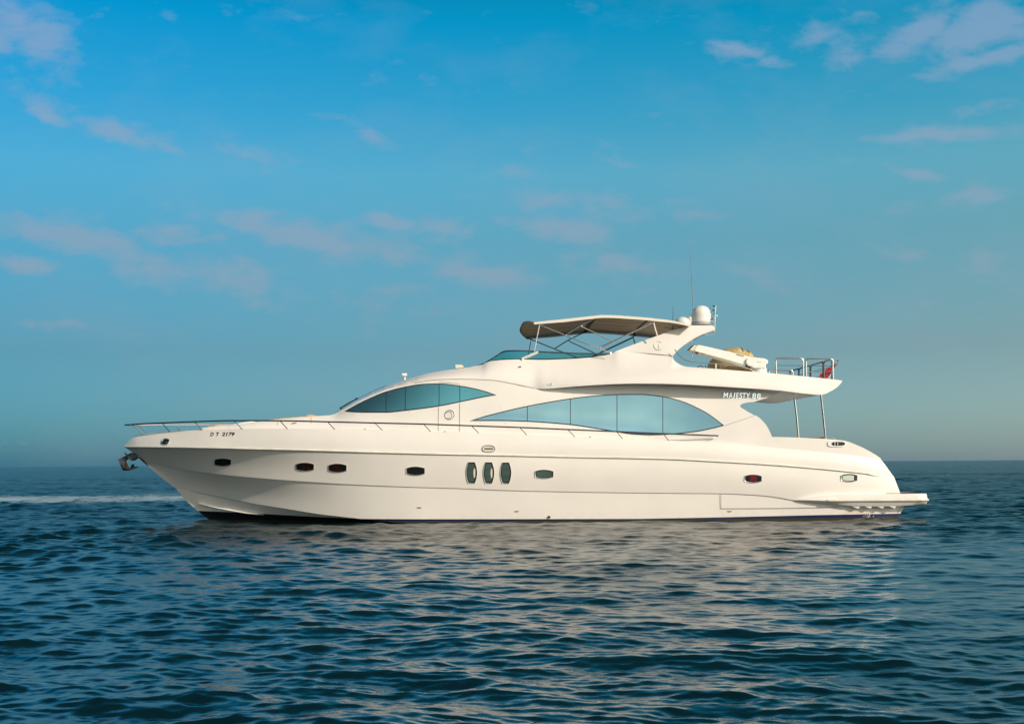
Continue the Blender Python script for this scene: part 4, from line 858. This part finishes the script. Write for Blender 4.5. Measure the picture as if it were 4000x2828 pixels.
# covered tender
cb = p1(2860, 1452, 0)
HTOP = [(2764, 1443), (2768, 1432), (2775, 1414), (2784, 1401), (2800, 1386), (2826, 1368), (2840, 1362.5), (2853, 1359.5), (2868, 1359.5), (2881, 1361.5), (2896, 1365.5), (2909, 1370.5), (2920, 1377), (2929, 1385), (2938, 1396), (2947, 1412), (2955, 1435), (2958, 1443)]
xs = np.linspace(2764, 2958, 80); yt = smooth(np.interp(xs, *zip(*HTOP)), 2); crest = P(xs, yt, 0); zb3 = p1(2860, 1452, 0)[2]; rows = []
for a in np.linspace(0, math.pi, 33):
    q = crest.copy(); wv_ = 1.0 * np.clip(((xs - 2764) * (2962 - xs)) / (97 * 97), .02, 1)**.4
    h_ = np.maximum(crest[:, 2] - zb3, .02); q[:, 1] = -wv_ * math.copysign(abs(math.cos(a))**.75, math.cos(a)); q[:, 2] = zb3 + h_ * max(math.sin(a), 0)**.7 + .006 * np.sin(xs * .33 + 5 * a) * math.sin(a) + .012 * np.sin(xs * .13 + 1.5 * math.cos(2 * a)) * math.sin(a)
    rows.append(q)
mb = MB(); loft(mb, rows, mirror=False); tn = thing('covered_tender', 'small tender under a tan cloth cover behind the deck crane', 'tender', cb)
child_of(tn, mb.build('cover', TAN, None, angle=70), cb)
for x_, x2 in ((2884, 2880), (2908, 2903)):
    i = int(np.argmin(abs(xs - x_))); q = np.array([r[i] for r in rows[8:16]]) + [0, 0, .012]; child_of(tn, tube(q, .014, 6).build('tie_strap', BLACK, None), cb)
# foredeck cushions
def pad(name, label, pts, hb, w, mt, cat='cushion'):
    b = p1(pts[0][0], pts[0][1], hb); mb = MB(); prism(mb, pts, hb, w); o = mb.build(name, mt, None, bevel=.03)
    for v in o.data.vertices: v.co -= Vector(b)
    o.location = BO + RB @ b; o.rotation_euler = (0, 0, YAW); o['label'] = label; o['category'] = cat; return o
pad('bow_cushion', 'mustard yellow cushion near the tip of the foredeck', [(806, 1672), (805, 1668), (815, 1665), (838, 1662), (855, 1658.5), (872, 1657.5), (883, 1660), (880, 1663), (855, 1669)], .6, 1.3, CUSHY)
pad('sun_pad', 'long flat tan sun pad on the foredeck before the windscreen', [(1036, 1646), (1036, 1641.5), (1060, 1639), (1100, 1633.5), (1150, 1629), (1190, 1626), (1192, 1632), (1110, 1640)], .95, 1.9, CUSH, 'sun pad')
pad('head_cushion', 'short raised tan headrest cushion at the aft end of the sun pad', [(1190, 1629), (1192, 1623.5), (1200, 1620.5), (1215, 1619.5), (1228, 1621.5), (1232, 1626), (1210, 1630)], .95, 1.9, CUSH)
mb = MB(); prism(mb, [(910, 1661), (913, 1656), (935, 1652), (965, 1647), (985, 1645.5), (1000, 1647), (1000, 1652)], .5, 1.0); mb.build('deck_hatch', GEL2, yacht, bevel=.02)
# ensign
fb = p1(3236, 1478, -.3); fo = thing('ensign', 'red flag drooping from a slanted staff at the aft end of the flybridge', 'flag', fb)
fp = path([(3234, 1484, -.3), (3252, 1448, -.3), (3272, 1410, -.3)]); child_of(fo, tube(fp, .016, 8).build('flag_staff', GEL2, None), fb)
mb = MB(); lathe(mb, p1(3272, 1410, -.3), [(.01, -.03), (.035, 0), (.01, .03)], 10); child_of(fo, mb.build('staff_knob', BLACK, None), fb)
up_ = [(3271, 1415), (3262, 1420), (3254, 1425), (3244, 1432), (3234, 1437), (3224, 1446), (3214, 1455), (3203, 1461), (3202, 1468)]
dn_ = [(3272, 1420), (3264, 1431), (3257, 1441), (3251, 1450), (3247, 1459), (3242, 1466), (3233, 1474), (3226, 1480), (3202, 1480)]
rows = []
for t in np.linspace(0, 1, 14):
    r_ = [p1(a[0] * (1 - t) + b[0] * t, a[1] * (1 - t) + b[1] * t, -.3 + .09 * math.sin(7 * t + i * 1.1)) for i, (a, b) in enumerate(zip(up_, dn_))]; rows.append(np.array(r_))
mb = MB(); loft(mb, rows, mirror=False); loft(mb, [r + [0, .012, 0] for r in rows], mirror=False, flip=True); child_of(fo, mb.build('flag_cloth', RED, None, angle=80), fb)

# ------------------------------------------------------------------ SEA
def sea():
    half = [0.0]
    while half[-1] < R(179):
        a_ = half[-1]; half.append(a_ + (.0014 if a_ < R(24.5) else .0036 if a_ < R(58) else R(4)))
    half = np.array(half[:-1]); ang = np.concatenate([half, 2 * math.pi - half[:0:-1]]); sp_ang = np.gradient(np.concatenate([[ang[-1] - 2 * math.pi], ang, [2 * math.pi]]))[1:-1]
    rr = [.4, .8, 1.3, 2.0, 2.8, 3.6, 4.4]; 
    while rr[-1] < 1400: rr.append(rr[-1] * (1.0025 if rr[-1] < 200 else 1.005))
    while rr[-1] < 30000: rr.append(rr[-1] * 1.06)
    rr = np.array(rr); na, nr = len(ang), len(rr)
    RR, AA = np.meshgrid(rr, ang, indexing='ij'); x0 = (RR * np.sin(AA)).astype(np.float32).ravel(); y0 = (RR * np.cos(AA)).astype(np.float32).ravel()
    drr = np.gradient(rr); spc = np.maximum(RR * sp_ang[None, :], drr[:, None]).astype(np.float32).ravel()
    n = 230; lam = np.exp(rng.uniform(math.log(.12), math.log(2.8), n)); lam[:26] = np.exp(rng.uniform(math.log(3.2), math.log(9), 26)); th = rng.normal(0, .55, n) + R(6)
    th = np.where(rng.random(n) < .12, rng.uniform(-1.5, 1.5, n), th); k = 2 * math.pi / lam
    sl = .0152 * np.where(lam > 2.8, .48, 1.0) * np.where(lam > 1.2, .70, 1.0) * np.where(lam < .45, 1.0, 1.06)
    kx, ky = k * np.sin(th), k * np.cos(th); ph = rng.uniform(0, 2 * math.pi, n); amp = sl / k
    z = np.zeros_like(x0); dx = np.zeros_like(x0); dy = np.zeros_like(x0); lost = np.zeros_like(x0)
    # calmer patches and gusts
    gust = 1 + .22 * np.sin(.11 * x0 + .07 * y0 + 1) + .2 * np.sin(-.05 * x0 + .16 * y0 + 2.2) + .12 * np.sin(.31 * x0 - .23 * y0)
    gust = gust * (1.55 - .74 * np.exp(-((x0 - 2) / 13)**2 - ((y0 - 23) / 19)**2))      # the yacht shelters the water on this side
    for i in range(n):
        u = np.clip((lam[i] / spc - 2.2) / 2.5, 0, 1); lost += (1 - u**2) * sl[i]**2
        act = np.nonzero(u > 0)[0]
        if len(act) == 0: continue
        p = (kx[i] * x0[act] + ky[i] * y0[act] + ph[i]).astype(np.float32); s, c = np.sin(p), np.cos(p); a = (amp[i] * u[act] * gust[act]).astype(np.float32)
        z[act] += a * c; dx[act] -= a * s * .75 * np.sin(th[i]); dy[act] -= a * s * .75 * np.cos(th[i])
    V = np.stack([x0 + dx, y0 + dy, z], 1)
    V = np.vstack([V, [[0, 0, 0]]]); V[:, 2] -= .08; ctr = len(V) - 1
    i0 = np.arange(nr - 1)[:, None] * na; j = np.arange(na)[None, :]; j2 = (np.arange(na) + 1) % na
    F = np.stack([i0 + j, i0 + na + j, i0 + na + j2[None, :], i0 + j2[None, :]], -1).reshape(-1, 4)
    tri = np.stack([np.full(na, ctr), np.arange(na), j2], 1)
    me = bpy.data.meshes.new('sea'); nf = len(F) + len(tri); me.vertices.add(len(V)); me.vertices.foreach_set('co', V.astype(np.float32).ravel())
    loops = np.concatenate([F.ravel(), tri.ravel()]); me.loops.add(len(loops)); me.loops.foreach_set('vertex_index', loops.astype(np.int32))
    st = np.concatenate([np.arange(len(F)) * 4, len(F) * 4 + np.arange(len(tri)) * 3]); me.polygons.add(nf); me.polygons.foreach_set('loop_start', st.astype(np.int32))
    me.update(calc_edges=True); me.polygons.foreach_set('use_smooth', np.ones(nf, bool))
    at_ = me.attributes.new('lost_slope', 'FLOAT', 'POINT'); at_.data.foreach_set('value', np.append(np.sqrt(lost), .1).astype(np.float32))
    o = bpy.data.objects.new('sea', me); COL.objects.link(o); o['kind'] = 'structure'; o['label'] = 'choppy teal open sea reaching to the horizon'
    return o
seao = sea()
SM = bpy.data.materials.new('sea_water'); SM.use_nodes = True; t = SM.node_tree; p = t.nodes['Principled BSDF']
p.inputs['IOR'].default_value = 1.345; p.inputs['Base Color'].default_value = (.0010, .013, .018, 1)
att = t.nodes.new('ShaderNodeAttribute'); att.attribute_name = 'lost_slope'
ob = t.nodes.new('ShaderNodeTexCoord').outputs['Object']
rg = nmath(t, 'POWER', nmath(t, 'MULTIPLY_ADD', att.outputs['Fac'], .22, .0002), .5)
def tn_(vec, scale, det, rough=.5, stretch=None):
    if stretch:
        mp = t.nodes.new('ShaderNodeMapping'); mp.inputs['Scale'].default_value = stretch; t.links.new(vec, mp.inputs[0]); vec = mp.outputs[0]
    n = t.nodes.new('ShaderNodeTexNoise'); t.links.new(vec, n.inputs['Vector']); n.inputs['Scale'].default_value = scale; n.inputs['Detail'].default_value = det; n.inputs['Roughness'].default_value = rough; return n.outputs[0]
b1 = t.nodes.new('ShaderNodeBump'); b1.inputs['Distance'].default_value = .05; b1.inputs['Strength'].default_value = .10
t.links.new(tn_(ob, 9.0, 4, .55, (1, 1.7, 1)), b1.inputs['Height'])
b2 = t.nodes.new('ShaderNodeBump'); b2.inputs['Distance'].default_value = .95; t.links.new(nmath(t, 'MULTIPLY_ADD', att.outputs['Fac'], 7.0, -.80, clamp=True), b2.inputs['Strength'])
t.links.new(tn_(ob, .9, 6, .62, (1, 1.5, 1)), b2.inputs['Height']); t.links.new(b1.outputs[0], b2.inputs['Normal'])
t.links.new(b2.outputs[0], p.inputs['Normal'])
# broken water: an old wake out to the left, flecks elsewhere
s = t.nodes.new('ShaderNodeSeparateXYZ'); t.links.new(ob, s.inputs[0])
dist = nmath(t, 'MULTIPLY', nmath(t, 'SUBTRACT', s.outputs[1], nmath(t, 'MULTIPLY_ADD', s.outputs[0], .25, 80.0)), .075)
band = nmath(t, 'EXPONENT', nmath(t, 'MULTIPLY', nmath(t, 'MULTIPLY', dist, dist), -1.0))
left = nmath(t, 'MULTIPLY_ADD', s.outputs[0], -.12, -.75, clamp=True)
fn1 = tn_(ob, .8, 9, .75, (1, .28, 1)); fn2 = tn_(ob, .22, 3, .5, (1, .30, 1))
foam = nmath(t, 'ADD', fn1, nmath(t, 'MULTIPLY', fn2, .5))
foam = nmath(t, 'MULTIPLY', nmath(t, 'SUBTRACT', nmath(t, 'MULTIPLY_ADD', nmath(t, 'MULTIPLY', band, left), .46, foam), .98), 4.0, clamp=True)
foam = nmath(t, 'MULTIPLY', nmath(t, 'MULTIPLY', foam, .75), nmath(t, 'MULTIPLY', band, left))
t.links.new(nmix(t, foam, (.0010, .013, .018), (.44, .58, .65)), p.inputs['Base Color'])
t.links.new(nmath(t, 'ADD', rg, nmath(t, 'MULTIPLY', foam, .3)), p.inputs['Roughness'])
seao.data.materials.append(SM)

# little splash at the discharge
mb = MB(); q0 = p1(3392, 2012, 3.15)
for _ in range(46):
    a = rng.random() * 6.28; r_ = abs(rng.normal(0, .09)); h_ = abs(rng.normal(0, .07)) * (1.4 - min(r_ * 5, 1.2)); sz = rng.uniform(.006, .017)
    c_ = q0 + [r_ * math.cos(a), r_ * math.sin(a) * .6, h_ - .06]; lathe(mb, c_, [(sz * .3, -sz), (sz, 0), (sz * .3, sz)], 6)
so_ = mb.build('water_splash', WHITE, None); 
for v in so_.data.vertices: v.co -= Vector(q0)
so_.location = BO + RB @ q0; so_.rotation_euler = (0, 0, YAW); so_['kind'] = 'stuff'; so_['label'] = 'small white splash of water beside the boot stripe under the swim platform'; so_['category'] = 'splash'
